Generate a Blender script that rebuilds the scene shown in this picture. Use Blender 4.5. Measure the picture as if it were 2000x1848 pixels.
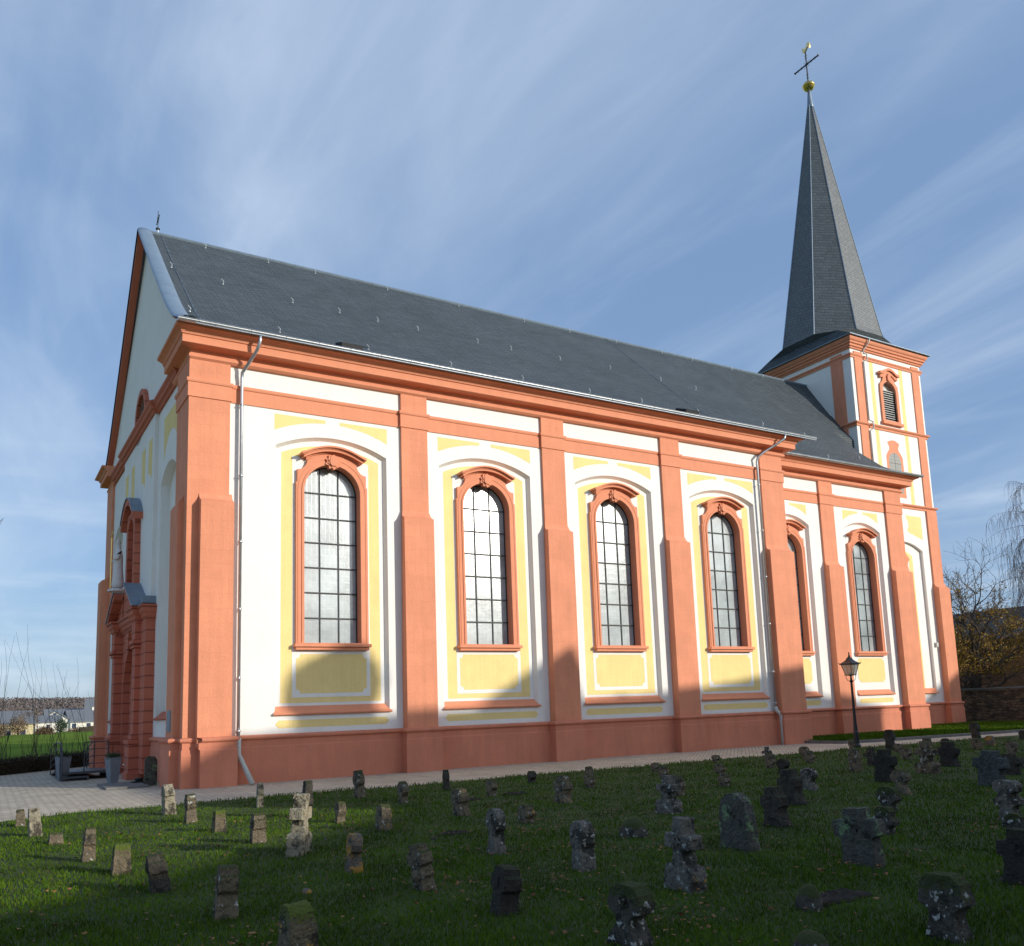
import bpy, bmesh, math, random
import numpy as np
from math import radians as R, sin, cos, tan, pi
from mathutils import Vector, Matrix, noise
from mathutils.geometry import tessellate_polygon

random.seed(7)
scene = bpy.context.scene
for o in list(bpy.data.objects): bpy.data.objects.remove(o)
COL = scene.collection

# ---------------------------------------------------------------- camera
CAMP = Vector((-4.465, -26.024, 1.80))
AZ, PIT, ROLL = R(31.6205), R(8.3042), R(-2.1103)
fw = Vector((sin(AZ)*cos(PIT), cos(AZ)*cos(PIT), sin(PIT)))
rt = Vector((cos(AZ), -sin(AZ), 0)); up = rt.cross(fw)
rt2 = rt*cos(ROLL) + up*sin(ROLL); up2 = up*cos(ROLL) - rt*sin(ROLL)
cam_d = bpy.data.cameras.new('camera'); cam = bpy.data.objects.new('camera', cam_d); COL.objects.link(cam)
M = Matrix((rt2, up2, -fw)).transposed().to_4x4(); M.translation = CAMP
cam.matrix_world = M
cam_d.sensor_fit = 'HORIZONTAL'; cam_d.sensor_width = 36
cam_d.lens = 1708.38/2000*36
cam_d.shift_x = -(1024.0-1000)/2000; cam_d.shift_y = (1137.39-924)/2000
cam_d.clip_start = .1; cam_d.clip_end = 6000
scene.camera = cam
scene.render.resolution_x = 1024; scene.render.resolution_y = 946
scene.render.engine = 'CYCLES'

# ---------------------------------------------------------------- sun and sky
SUN_AZ, SUN_EL = R(31), R(16)          # azimuth measured from -Y towards +X
sdir = Vector((sin(SUN_AZ)*cos(SUN_EL), -cos(SUN_AZ)*cos(SUN_EL), sin(SUN_EL)))
sl = bpy.data.lights.new('sun', 'SUN'); sl.energy = 4.05; sl.angle = R(.6); sl.color = (1, .93, .82)
so = bpy.data.objects.new('sun', sl); COL.objects.link(so)
so.rotation_euler = sdir.to_track_quat('Z', 'Y').to_euler(); so.location = (20, -40, 30)
scene.view_settings.view_transform = 'Standard'; scene.view_settings.look = 'None'
scene.view_settings.exposure = 0.0; scene.view_settings.gamma = 1
world = bpy.data.worlds.new('World'); scene.world = world; world.use_nodes = True
wt = world.node_tree; wt.nodes.clear()
def N(t, ty, **k):
    n = t.nodes.new(ty)
    for a, b in k.items():
        if a.startswith('_'): setattr(n, a[1:], b)
        else: n.inputs[a.replace('__', ' ')].default_value = b
    return n
wo = N(wt, 'ShaderNodeOutputWorld'); bg = N(wt, 'ShaderNodeBackground')
bg.inputs['Strength'].default_value = 0.15
sky = N(wt, 'ShaderNodeTexSky'); sky.sky_type = 'NISHITA'; sky.sun_disc = False
sky.sun_elevation = SUN_EL; sky.sun_rotation = pi - SUN_AZ
sky.air_density = 1.0; sky.dust_density = .6; sky.ozone_density = 2.5
tc = N(wt, 'ShaderNodeTexCoord'); sep = N(wt, 'ShaderNodeSeparateXYZ'); wt.links.new(tc.outputs['Generated'], sep.inputs[0])
def wmath(op, a, b=None):
    m = wt.nodes.new('ShaderNodeMath'); m.operation = op
    for i, v in enumerate((a, b)):
        if v is None: continue
        if isinstance(v, (int, float)): m.inputs[i].default_value = v
        else: wt.links.new(v, m.inputs[i])
    return m.outputs[0]
zz = wmath('ADD', wmath('MAXIMUM', sep.outputs['Z'], 0.0), .16)
cx_ = wmath('DIVIDE', sep.outputs['X'], zz); cy_ = wmath('DIVIDE', sep.outputs['Y'], zz)
cmb = N(wt, 'ShaderNodeCombineXYZ'); wt.links.new(cx_, cmb.inputs[0]); wt.links.new(cy_, cmb.inputs[1])
def cloud(rot, scale, nscale, det, lo, hi, seed, dist=.6):
    mp = N(wt, 'ShaderNodeMapping'); mp.inputs['Rotation'].default_value = (0, 0, rot); mp.inputs['Scale'].default_value = scale
    mp.inputs['Location'].default_value = (seed, seed*.7, 0)
    wt.links.new(cmb.outputs[0], mp.inputs[0])
    nz = N(wt, 'ShaderNodeTexNoise', Scale=nscale, Detail=det, Roughness=.55, Distortion=dist); wt.links.new(mp.outputs[0], nz.inputs['Vector'])
    mr = N(wt, 'ShaderNodeMapRange'); mr.interpolation_type = 'SMOOTHSTEP'
    mr.inputs['From Min'].default_value = lo; mr.inputs['From Max'].default_value = hi
    wt.links.new(nz.outputs['Fac'], mr.inputs['Value']); return mr.outputs[0]
c1 = cloud(R(35), (1.0, .55, 1), .9, 8, .40, .80, 3.1, .9)
c2 = cloud(R(24), (1.5, .36, 1), 2.2, 9, .40, .92, 9.7, 1.2)
c5 = cloud(R(-12), (1.6, .5, 1), 1.5, 9, .50, .86, 14.2, 1.0)
c3 = cloud(R(60), (.5, .5, 1), .55, 3, .38, .66, 5.2, .4)
fac = wmath('ADD', wmath('MULTIPLY', c1, .46), wmath('MULTIPLY', c2, wmath('ADD', wmath('MULTIPLY', c3, .34), .05)))
fac = wmath('ADD', fac, wmath('MULTIPLY', c5, .22))
# layered bands low over the horizon
mpb = N(wt, 'ShaderNodeMapping'); mpb.inputs['Scale'].default_value = (1.6, 1.6, 15); wt.links.new(tc.outputs['Generated'], mpb.inputs[0])
nzb = N(wt, 'ShaderNodeTexNoise', Scale=1.3, Detail=7, Roughness=.55); wt.links.new(mpb.outputs[0], nzb.inputs['Vector'])
mrb = N(wt, 'ShaderNodeMapRange'); mrb.interpolation_type = 'SMOOTHSTEP'; mrb.inputs['From Min'].default_value = .45; mrb.inputs['From Max'].default_value = .68; wt.links.new(nzb.outputs['Fac'], mrb.inputs['Value'])
low = N(wt, 'ShaderNodeMapRange'); low.inputs['From Min'].default_value = .34; low.inputs['From Max'].default_value = .08; wt.links.new(sep.outputs['Z'], low.inputs['Value'])
fac = wmath('ADD', fac, wmath('MULTIPLY', wmath('MULTIPLY', mrb.outputs[0], low.outputs[0]), .55))
fac = wmath('MINIMUM', wmath('ADD', fac, .04), .92)
base = N(wt, 'ShaderNodeMix'); base.data_type = 'RGBA'; base.inputs['Factor'].default_value = .62
wt.links.new(sky.outputs[0], base.inputs[6]); base.inputs[7].default_value = (1.50, 2.50, 4.40, 1)
mixc = N(wt, 'ShaderNodeMix'); mixc.data_type = 'RGBA'
wt.links.new(fac, mixc.inputs['Factor'])
wt.links.new(base.outputs[2], mixc.inputs[6]); mixc.inputs[7].default_value = (4.9, 5.7, 6.7, 1)
# brighter sky around the sun
dotn = N(wt, 'ShaderNodeVectorMath', _operation='DOT_PRODUCT'); wt.links.new(tc.outputs['Generated'], dotn.inputs[0]); dotn.inputs[1].default_value = sdir
glow = wmath('MULTIPLY', wmath('POWER', wmath('MAXIMUM', dotn.outputs['Value'], 0.0), 5.0), wmath('ADD', wmath('MULTIPLY', c1, .9), .55))
gsc = N(wt, 'ShaderNodeVectorMath', _operation='SCALE'); gsc.inputs[0].default_value = (8.2, 7.4, 6.4); wt.links.new(glow, gsc.inputs['Scale'])
gad = N(wt, 'ShaderNodeVectorMath', _operation='ADD'); wt.links.new(mixc.outputs[2], gad.inputs[0]); wt.links.new(gsc.outputs[0], gad.inputs[1])
wt.links.new(gad.outputs[0], bg.inputs['Color']); wt.links.new(bg.outputs[0], wo.inputs[0])

# ---------------------------------------------------------------- materials
def mat(name, col, rough=.8, metal=0, spec=.5, var=.0, vscale=3, bump=0, bscale=40, coord='Object', var2=None, spots=None):
    """principled material; var = brightness variation, spots = list of (colour, scale, lo, hi, seed)"""
    m = bpy.data.materials.new(name); m.use_nodes = True; t = m.node_tree
    b = t.nodes['Principled BSDF']; b.inputs['Roughness'].default_value = rough; b.inputs['Metallic'].default_value = metal
    b.inputs['Specular IOR Level'].default_value = spec
    tcn = N(t, 'ShaderNodeTexCoord'); vec = tcn.outputs[coord]
    last = None
    rgb = N(t, 'ShaderNodeRGB'); rgb.outputs[0].default_value = (*col, 1); last = rgb.outputs[0]
    if var:
        nz = N(t, 'ShaderNodeTexNoise', Scale=vscale, Detail=6, Roughness=.6); t.links.new(vec, nz.inputs['Vector'])
        mr = N(t, 'ShaderNodeMapRange'); mr.inputs['From Min'].default_value = .3; mr.inputs['From Max'].default_value = .7
        mr.inputs['To Min'].default_value = 1-var; mr.inputs['To Max'].default_value = 1+var; t.links.new(nz.outputs['Fac'], mr.inputs['Value'])
        mx = N(t, 'ShaderNodeVectorMath', _operation='SCALE'); t.links.new(last, mx.inputs[0]); t.links.new(mr.outputs[0], mx.inputs['Scale']); last = mx.outputs[0]
    for (c, sc, lo, hi, sd) in (spots or []):
        mp = N(t, 'ShaderNodeMapping'); mp.inputs['Location'].default_value = (sd, sd*1.3, sd*.7); t.links.new(vec, mp.inputs[0])
        nz = N(t, 'ShaderNodeTexNoise', Scale=sc, Detail=5, Roughness=.65); t.links.new(mp.outputs[0], nz.inputs['Vector'])
        mr = N(t, 'ShaderNodeMapRange'); mr.interpolation_type = 'SMOOTHSTEP'; mr.inputs['From Min'].default_value = lo; mr.inputs['From Max'].default_value = hi
        t.links.new(nz.outputs['Fac'], mr.inputs['Value'])
        mx = N(t, 'ShaderNodeMix'); mx.data_type = 'RGBA'; t.links.new(mr.outputs[0], mx.inputs['Factor']); t.links.new(last, mx.inputs[6]); mx.inputs[7].default_value = (*c, 1); last = mx.outputs[2]
    t.links.new(last, b.inputs['Base Color'])
    m['_last'] = 0
    if bump:
        nz = N(t, 'ShaderNodeTexNoise', Scale=bscale, Detail=6, Roughness=.65); t.links.new(vec, nz.inputs['Vector'])
        bp = N(t, 'ShaderNodeBump', Strength=1.0, Distance=bump); t.links.new(nz.outputs['Fac'], bp.inputs['Height']); t.links.new(bp.outputs[0], b.inputs['Normal'])
    return m
def streaks(m_, amt, sx=2.2):
    t = m_.node_tree; b = m_.node_tree.nodes['Principled BSDF']; src = b.inputs['Base Color'].links[0].from_socket
    tcn = N(t, 'ShaderNodeTexCoord'); mp = N(t, 'ShaderNodeMapping'); mp.inputs['Scale'].default_value = (sx, sx, .16); t.links.new(tcn.outputs['Object'], mp.inputs[0])
    nz = N(t, 'ShaderNodeTexNoise', Scale=2.0, Detail=8, Roughness=.7); t.links.new(mp.outputs[0], nz.inputs['Vector'])
    mr = N(t, 'ShaderNodeMapRange'); mr.inputs['From Min'].default_value = .35; mr.inputs['From Max'].default_value = .68; mr.inputs['To Min'].default_value = 1+amt*.3; mr.inputs['To Max'].default_value = 1-amt
    t.links.new(nz.outputs['Fac'], mr.inputs['Value']); sc = N(t, 'ShaderNodeVectorMath', _operation='SCALE'); t.links.new(src, sc.inputs[0]); t.links.new(mr.outputs[0], sc.inputs['Scale']); t.links.new(sc.outputs[0], b.inputs['Base Color'])
def bsdf(m): return m.node_tree.nodes['Principled BSDF']
def add_brick(m, vec_maker, w, h, mortar, mcol, bump=.01, cvar=0, scale=1, mstr=1.0, rowoff=.5, smooth=.1):
    """overlay brick joints: darkens base colour by mcol in the joints, adds bump"""
    t = m.node_tree; b = bsdf(m); vec = vec_maker(t)
    br = N(t, 'ShaderNodeTexBrick', Scale=scale); br.offset = rowoff
    br.inputs['Brick Width'].default_value = w; br.inputs['Row Height'].default_value = h; br.inputs['Mortar Size'].default_value = mortar; br.inputs['Mortar Smooth'].default_value = smooth
    br.inputs['Bias'].default_value = 0
    br.inputs['Color1'].default_value = (1-cvar,)*3+(1,); br.inputs['Color2'].default_value = (1+cvar,)*3+(1,); br.inputs['Mortar'].default_value = (*mcol, 1)
    t.links.new(vec, br.inputs['Vector'])
    src = b.inputs['Base Color'].links[0].from_socket
    mu = N(t, 'ShaderNodeVectorMath', _operation='MULTIPLY'); t.links.new(src, mu.inputs[0]); t.links.new(br.outputs['Color'], mu.inputs[1])
    t.links.new(mu.outputs[0], b.inputs['Base Color'])
    bp = N(t, 'ShaderNodeBump', Strength=mstr, Distance=bump); bp.invert = True
    t.links.new(br.outputs['Fac'], bp.inputs['Height'])
    if b.inputs['Normal'].links: t.links.new(b.inputs['Normal'].links[0].from_socket, bp.inputs['Normal'])
    t.links.new(bp.outputs[0], b.inputs['Normal'])
    return br
def vec_wall(t):
    tcn = N(t, 'ShaderNodeTexCoord'); s = N(t, 'ShaderNodeSeparateXYZ'); t.links.new(tcn.outputs['Object'], s.inputs[0])
    a = N(t, 'ShaderNodeMath', _operation='ADD'); t.links.new(s.outputs[0], a.inputs[0]); t.links.new(s.outputs[1], a.inputs[1])
    c = N(t, 'ShaderNodeCombineXYZ'); t.links.new(a.outputs[0], c.inputs[0]); t.links.new(s.outputs[2], c.inputs[1])
    nz = N(t, 'ShaderNodeTexNoise', Scale=.7, Detail=2); t.links.new(tcn.outputs['Object'], nz.inputs['Vector'])
    sc = N(t, 'ShaderNodeVectorMath', _operation='SCALE'); t.links.new(nz.outputs['Color'], sc.inputs[0]); sc.inputs['Scale'].default_value = .12
    ad = N(t, 'ShaderNodeVectorMath', _operation='ADD'); t.links.new(c.outputs[0], ad.inputs[0]); t.links.new(sc.outputs[0], ad.inputs[1])
    return ad.outputs[0]
def vec_rubble(t):
    tcn = N(t, 'ShaderNodeTexCoord'); s = N(t, 'ShaderNodeSeparateXYZ'); t.links.new(tcn.outputs['Object'], s.inputs[0])
    c = N(t, 'ShaderNodeCombineXYZ'); t.links.new(s.outputs[1], c.inputs[0]); t.links.new(s.outputs[2], c.inputs[1])
    nz = N(t, 'ShaderNodeTexNoise', Scale=2.2, Detail=3); t.links.new(tcn.outputs['Object'], nz.inputs['Vector'])
    sc = N(t, 'ShaderNodeVectorMath', _operation='SCALE'); t.links.new(nz.outputs['Color'], sc.inputs[0]); sc.inputs['Scale'].default_value = .45
    ad = N(t, 'ShaderNodeVectorMath', _operation='ADD'); t.links.new(c.outputs[0], ad.inputs[0]); t.links.new(sc.outputs[0], ad.inputs[1])
    return ad.outputs[0]
def vec_uv(rot=0, wob=.0):
    def f(t):
        tcn = N(t, 'ShaderNodeTexCoord'); mp = N(t, 'ShaderNodeMapping'); mp.inputs['Rotation'].default_value = (0, 0, rot); t.links.new(tcn.outputs['UV'], mp.inputs[0])
        if not wob: return mp.outputs[0]
        nz = N(t, 'ShaderNodeTexNoise', Scale=2.5, Detail=3); t.links.new(tcn.outputs['UV'], nz.inputs['Vector'])
        sc = N(t, 'ShaderNodeVectorMath', _operation='SCALE'); t.links.new(nz.outputs['Color'], sc.inputs[0]); sc.inputs['Scale'].default_value = wob
        ad = N(t, 'ShaderNodeVectorMath', _operation='ADD'); t.links.new(mp.outputs[0], ad.inputs[0]); t.links.new(sc.outputs[0], ad.inputs[1]); return ad.outputs[0]
    return f
def vec_obj(rot=0):
    def f(t):
        tcn = N(t, 'ShaderNodeTexCoord'); mp = N(t, 'ShaderNodeMapping'); mp.inputs['Rotation'].default_value = (0, 0, rot); t.links.new(tcn.outputs['Object'], mp.inputs[0]); return mp.outputs[0]
    return f

WHITE = mat('white_render', (.79, .78, .74), .9, var=.035, vscale=.8, bump=.012, bscale=22)
YELLOW = mat('yellow_limewash', (.82, .645, .27), .9, var=.05, vscale=1.5, bump=.012, bscale=22)
SALMON = mat('salmon_paint', (.69, .268, .148), .85, var=.07, vscale=1.2, bump=.014, bscale=16)
add_brick(SALMON, vec_wall, .95, .42, .005, (.97, .95, .94), bump=.0018, cvar=.025)
TRIM = mat('salmon_trim', (.69, .268, .148), .85, var=.05, vscale=2, bump=.008, bscale=24)
PLINTH = mat('plinth_paint', (.60, .212, .122), .85, var=.09, vscale=.9, bump=.012, bscale=14, spots=[((.60, .27, .18), 3, .62, .8, 4)])
add_brick(PLINTH, vec_wall, 1.3, .45, .004, (.97, .96, .95), bump=.0018, cvar=.02)
RUST = mat('portal_paint_shaded', (.49, .140, .080), .85, var=.06, vscale=2, bump=.01, bscale=20)  # portal red, darkened further to carry the west front's shade
add_brick(RUST, vec_wall, 3.0, .38, .02, (.55, .5, .5), bump=.03, cvar=.03)
RUSTP = mat('salmon_trim_shaded', (.49, .140, .080), .85, var=.06, vscale=2, bump=.008, bscale=24)  # darker copy of the salmon trim, west front shade put into the colour
SLATE = mat('roof_slate', (.060, .076, .086), .65, spec=.35, var=.14, vscale=.5, bump=.012, bscale=5)
add_brick(SLATE, vec_uv(R(-4), .06),   .42, .125, .016, (.50, .50, .52), bump=.022, cvar=.17, rowoff=.37, smooth=.3)
SPIRE = mat('spire_slate', (.075, .088, .092), .50, spec=.9, var=.12, vscale=.6, bump=0)
add_brick(SPIRE, vec_uv(R(12), .16), .34, .20, .016, (.50, .50, .52), bump=.016, cvar=.20, rowoff=.35)
COPE = mat('coping_zinc', (.25, .33, .41), .45, metal=.55, var=.10, vscale=2)
streaks(WHITE, .035); streaks(SALMON, .09); streaks(PLINTH, .12, 1.2); streaks(YELLOW, .05, 4); streaks(TRIM, .05)
ZINC = mat('zinc_sheet', (.50, .53, .56), .38, metal=.85, var=.12, vscale=4, bump=.002, bscale=8)
LEAD = mat('blue_zinc_flashing', (.20, .26, .32), .5, metal=.5, var=.15, vscale=3)
PIPE = mat('grey_pipe', (.50, .52, .49), .6, var=.05)
IRON = mat('black_iron', (.012, .013, .015), .5, var=.1)
BARS = mat('window_iron', (.035, .04, .042), .6)
GOLD = mat('gilding', (.83, .62, .22), .28, metal=1)
GLASS = mat('leaded_glass', (.34, .395, .405), .22, spec=.9, var=.30, vscale=.9, bump=.003, bscale=5)  # pale mottled colour stands in for reflected sky and clouds
bsdf(GLASS).inputs['Coat Weight'].default_value = .6; bsdf(GLASS).inputs['Coat Roughness'].default_value = .04; bsdf(GLASS).inputs['Coat IOR'].default_value = 1.9
add_brick(GLASS, vec_wall, .15, .21, .010, (.90, .90, .90), bump=.0008, cvar=.05, rowoff=0, mstr=.3)
STATUE = mat('statue_stone', (.62, .60, .60), .8, var=.08, vscale=6)
DARK = mat('dark_wood', (.05, .022, .014), .6, var=.2, vscale=6)
LOUV = mat('louvre_wood', (.52, .52, .50), .7, var=.1)
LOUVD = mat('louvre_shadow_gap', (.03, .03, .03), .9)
BLIND = mat('painted_blind_glass', (.34, .34, .32), .85, var=.05)
add_brick(BLIND, vec_wall, .14, .2, .010, (.7, .7, .7), bump=.0, rowoff=0)
HOOK = mat('hook_metal', (.75, .77, .78), .35, metal=.6)

# ---------------------------------------------------------------- mesh helper
def tag(o, label=None, cat=None, group=None, kind=None):
    if label: o['label'] = label
    if cat: o['category'] = cat
    if group: o['group'] = group
    if kind: o['kind'] = kind
    return o
def empty(name, loc=(0, 0, 0), rz=0):
    e = bpy.data.objects.new(name, None); COL.objects.link(e); e.location = loc; e.rotation_euler = (0, 0, rz); e.empty_display_size = .3
    return e
def S(y0): return lambda a, z, d: (a, y0-d, z)
def Wf(x0): return lambda a, z, d: (x0-d, a, z)
class MB:
    def __init__(s, fr=None): s.v = []; s.f = []; s.fr = fr; s.uv = None; s.sm = []
    def prism(s, outer, d0, d1, holes=(), fr=None, back=True, inset=None):
        """plate in the wall frame: outline(s) in (a,z), from depth d0 (back) to d1 (front)"""
        fr = fr or s.fr; loops = [list(outer)]+[list(h) for h in holes]
        flat = [p for l in loops for p in l]
        tris = tessellate_polygon([[Vector((p[0], p[1], 0)) for p in l] for l in loops])
        n = len(flat); b = len(s.v)
        s.v += [fr(p[0], p[1], d1) for p in flat]+[fr(p[0], p[1], d0) for p in flat]
        for t in tris:
            s.f.append([b+i for i in t])
            if back: s.f.append([b+n+i for i in reversed(t)])
        k = 0
        for l in loops:
            m = len(l)
            for i in range(m): s.f.append([b+k+i, b+k+(i+1) % m, b+n+k+(i+1) % m, b+n+k+i])
            k += m
        return s
    def rect(s, a0, a1, z0, z1, d0, d1, holes=(), fr=None): return s.prism([(a0, z0), (a1, z0), (a1, z1), (a0, z1)], d0, d1, holes, fr)
    def box(s, x0, x1, y0, y1, z0, z1):
        b = len(s.v); s.v += [(x, y, z) for z in (z0, z1) for y in (y0, y1) for x in (x0, x1)]
        s.f += [[b+i for i in q] for q in ((0, 2, 3, 1), (4, 5, 7, 6), (0, 1, 5, 4), (2, 6, 7, 3), (0, 4, 6, 2), (1, 3, 7, 5))]; return s
    def sweep(s, path, prof, closed=False):
        """sweep profile (out,z) along plan path; outward = right hand side of travel"""
        n = len(path); offs = []
        for i in range(n):
            def nrm(p, q):
                dx, dy = q[0]-p[0], q[1]-p[1]; l = math.hypot(dx, dy); return (dy/l, -dx/l)
            if closed: n1 = nrm(path[i-1], path[i]); n2 = nrm(path[i], path[(i+1) % n])
            else:
                n1 = nrm(path[i-1], path[i]) if i else None; n2 = nrm(path[i], path[i+1]) if i < n-1 else None
                n1 = n1 or n2; n2 = n2 or n1
            dt = 1+n1[0]*n2[0]+n1[1]*n2[1]; offs.append(((n1[0]+n2[0])/dt, (n1[1]+n2[1])/dt))
        b = len(s.v); m = len(prof)
        for i in range(n):
            for (o, z) in prof: s.v.append((path[i][0]+offs[i][0]*o, path[i][1]+offs[i][1]*o, z))
        for i in range(n if closed else n-1):
            j = (i+1) % n
            for k in range(m-1): s.f.append([b+i*m+k, b+j*m+k, b+j*m+k+1, b+i*m+k+1])
        if not closed:
            s.f.append([b+k for k in range(m)]); s.f.append([b+(n-1)*m+k for k in reversed(range(m))])
        return s
    def tube(s, pts, r, n=8, r1=None, cap=True):
        pts = [Vector(p) for p in pts]; b = len(s.v); m = len(pts); prev = None
        for i, p in enumerate(pts):
            t = (pts[min(i+1, m-1)]-pts[max(i-1, 0)]).normalized()
            if prev is None:
                a = t.cross(Vector((0, 0, 1)));
                if a.length < .05: a = t.cross(Vector((0, 1, 0)))
                a.normalize()
            else:
                a = prev - t*prev.dot(t); a.normalize()
            prev = a; c = t.cross(a)
            if isinstance(r, (list, tuple)): rr = r[i]
            else: rr = r if r1 is None else r+(r1-r)*i/(m-1)
            for k in range(n):
                q = 2*pi*k/n; s.v.append(tuple(p+a*cos(q)*rr+c*sin(q)*rr))
        for i in range(m-1):
            for k in range(n): s.f.append([b+i*n+k, b+i*n+(k+1) % n, b+(i+1)*n+(k+1) % n, b+(i+1)*n+k])
        if cap: s.f.append([b+k for k in reversed(range(n))]); s.f.append([b+(m-1)*n+k for k in range(n)])
        return s
    def lathe(s, prof, c=(0, 0, 0), n=16, ax=None):
        b = len(s.v); m = len(prof)
        for (r, z) in prof:
            for k in range(n): s.v.append((c[0]+r*cos(2*pi*k/n), c[1]+r*sin(2*pi*k/n), c[2]+z))
        for i in range(m-1):
            for k in range(n): s.f.append([b+i*n+k, b+i*n+(k+1) % n, b+(i+1)*n+(k+1) % n, b+(i+1)*n+k])
        s.f.append([b+k for k in reversed(range(n))]); s.f.append([b+(m-1)*n+k for k in range(n)]); return s
    def quad(s, *p): b = len(s.v); s.v += [tuple(q) for q in p]; s.f.append(list(range(b, b+len(p)))); return s
    def build(s, name, m, parent=None, smooth=False, recalc=True, bevel=0):
        me = bpy.data.meshes.new(name); me.from_pydata(s.v, [], s.f)
        if s.uv:
            ul = me.uv_layers.new(name='UVMap')
            for l in me.loops: ul.data[l.index].uv = s.uv[l.vertex_index]
        if recalc:
            bm = bmesh.new(); bm.from_mesh(me)
            bmesh.ops.remove_doubles(bm, verts=bm.verts, dist=1e-5) if not s.uv else None
            bmesh.ops.recalc_face_normals(bm, faces=bm.faces); bm.to_mesh(me); bm.free()
        if smooth:
            for p in me.polygons: p.use_smooth = True
        me.materials.append(m); o = bpy.data.objects.new(name, me); COL.objects.link(o)
        if parent is not None: o.parent = parent
        if bevel:
            bv = o.modifiers.new('bevel', 'BEVEL'); bv.width = bevel; bv.segments = 2; bv.limit_method = 'ANGLE'; bv.angle_limit = R(50)
        return o
def arc(cx, cz, r, a0, a1, n=24): return [(cx+r*cos(R(a0+(a1-a0)*i/n)), cz+r*sin(R(a0+(a1-a0)*i/n))) for i in range(n+1)]
def arch(c, hw, z0, zs, n=28): return [(c-hw, z0), (c+hw, z0)]+arc(c, zs, hw, 0, 180, n)
def segarch(c, hw, z0, zs, rise, n=20):
    """rectangle with a segmental arch top"""
    r = (hw*hw+rise*rise)/(2*rise); t = math.degrees(math.asin(hw/r))
    return [(c-hw, z0), (c+hw, z0)]+arc(c, zs+rise-r, r, 90-t, 90+t, n)
def segz(c, hw, zs, rise, a):
    r = (hw*hw+rise*rise)/(2*rise); return zs+rise-r+math.sqrt(max(0, r*r-(a-c)**2))
def notched(c, hw, z0, z1, r, n=5):
    """panel with concave quarter-round corners"""
    P = []
    for cx, cz, a0 in ((c+hw, z1, 270), (c-hw, z1, 360), (c-hw, z0, 90), (c+hw, z0, 180)):
        P += [(cx+r*cos(R(a0-90*i/n)), cz+r*sin(R(a0-90*i/n))) for i in range(n+1)]
    return P

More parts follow.
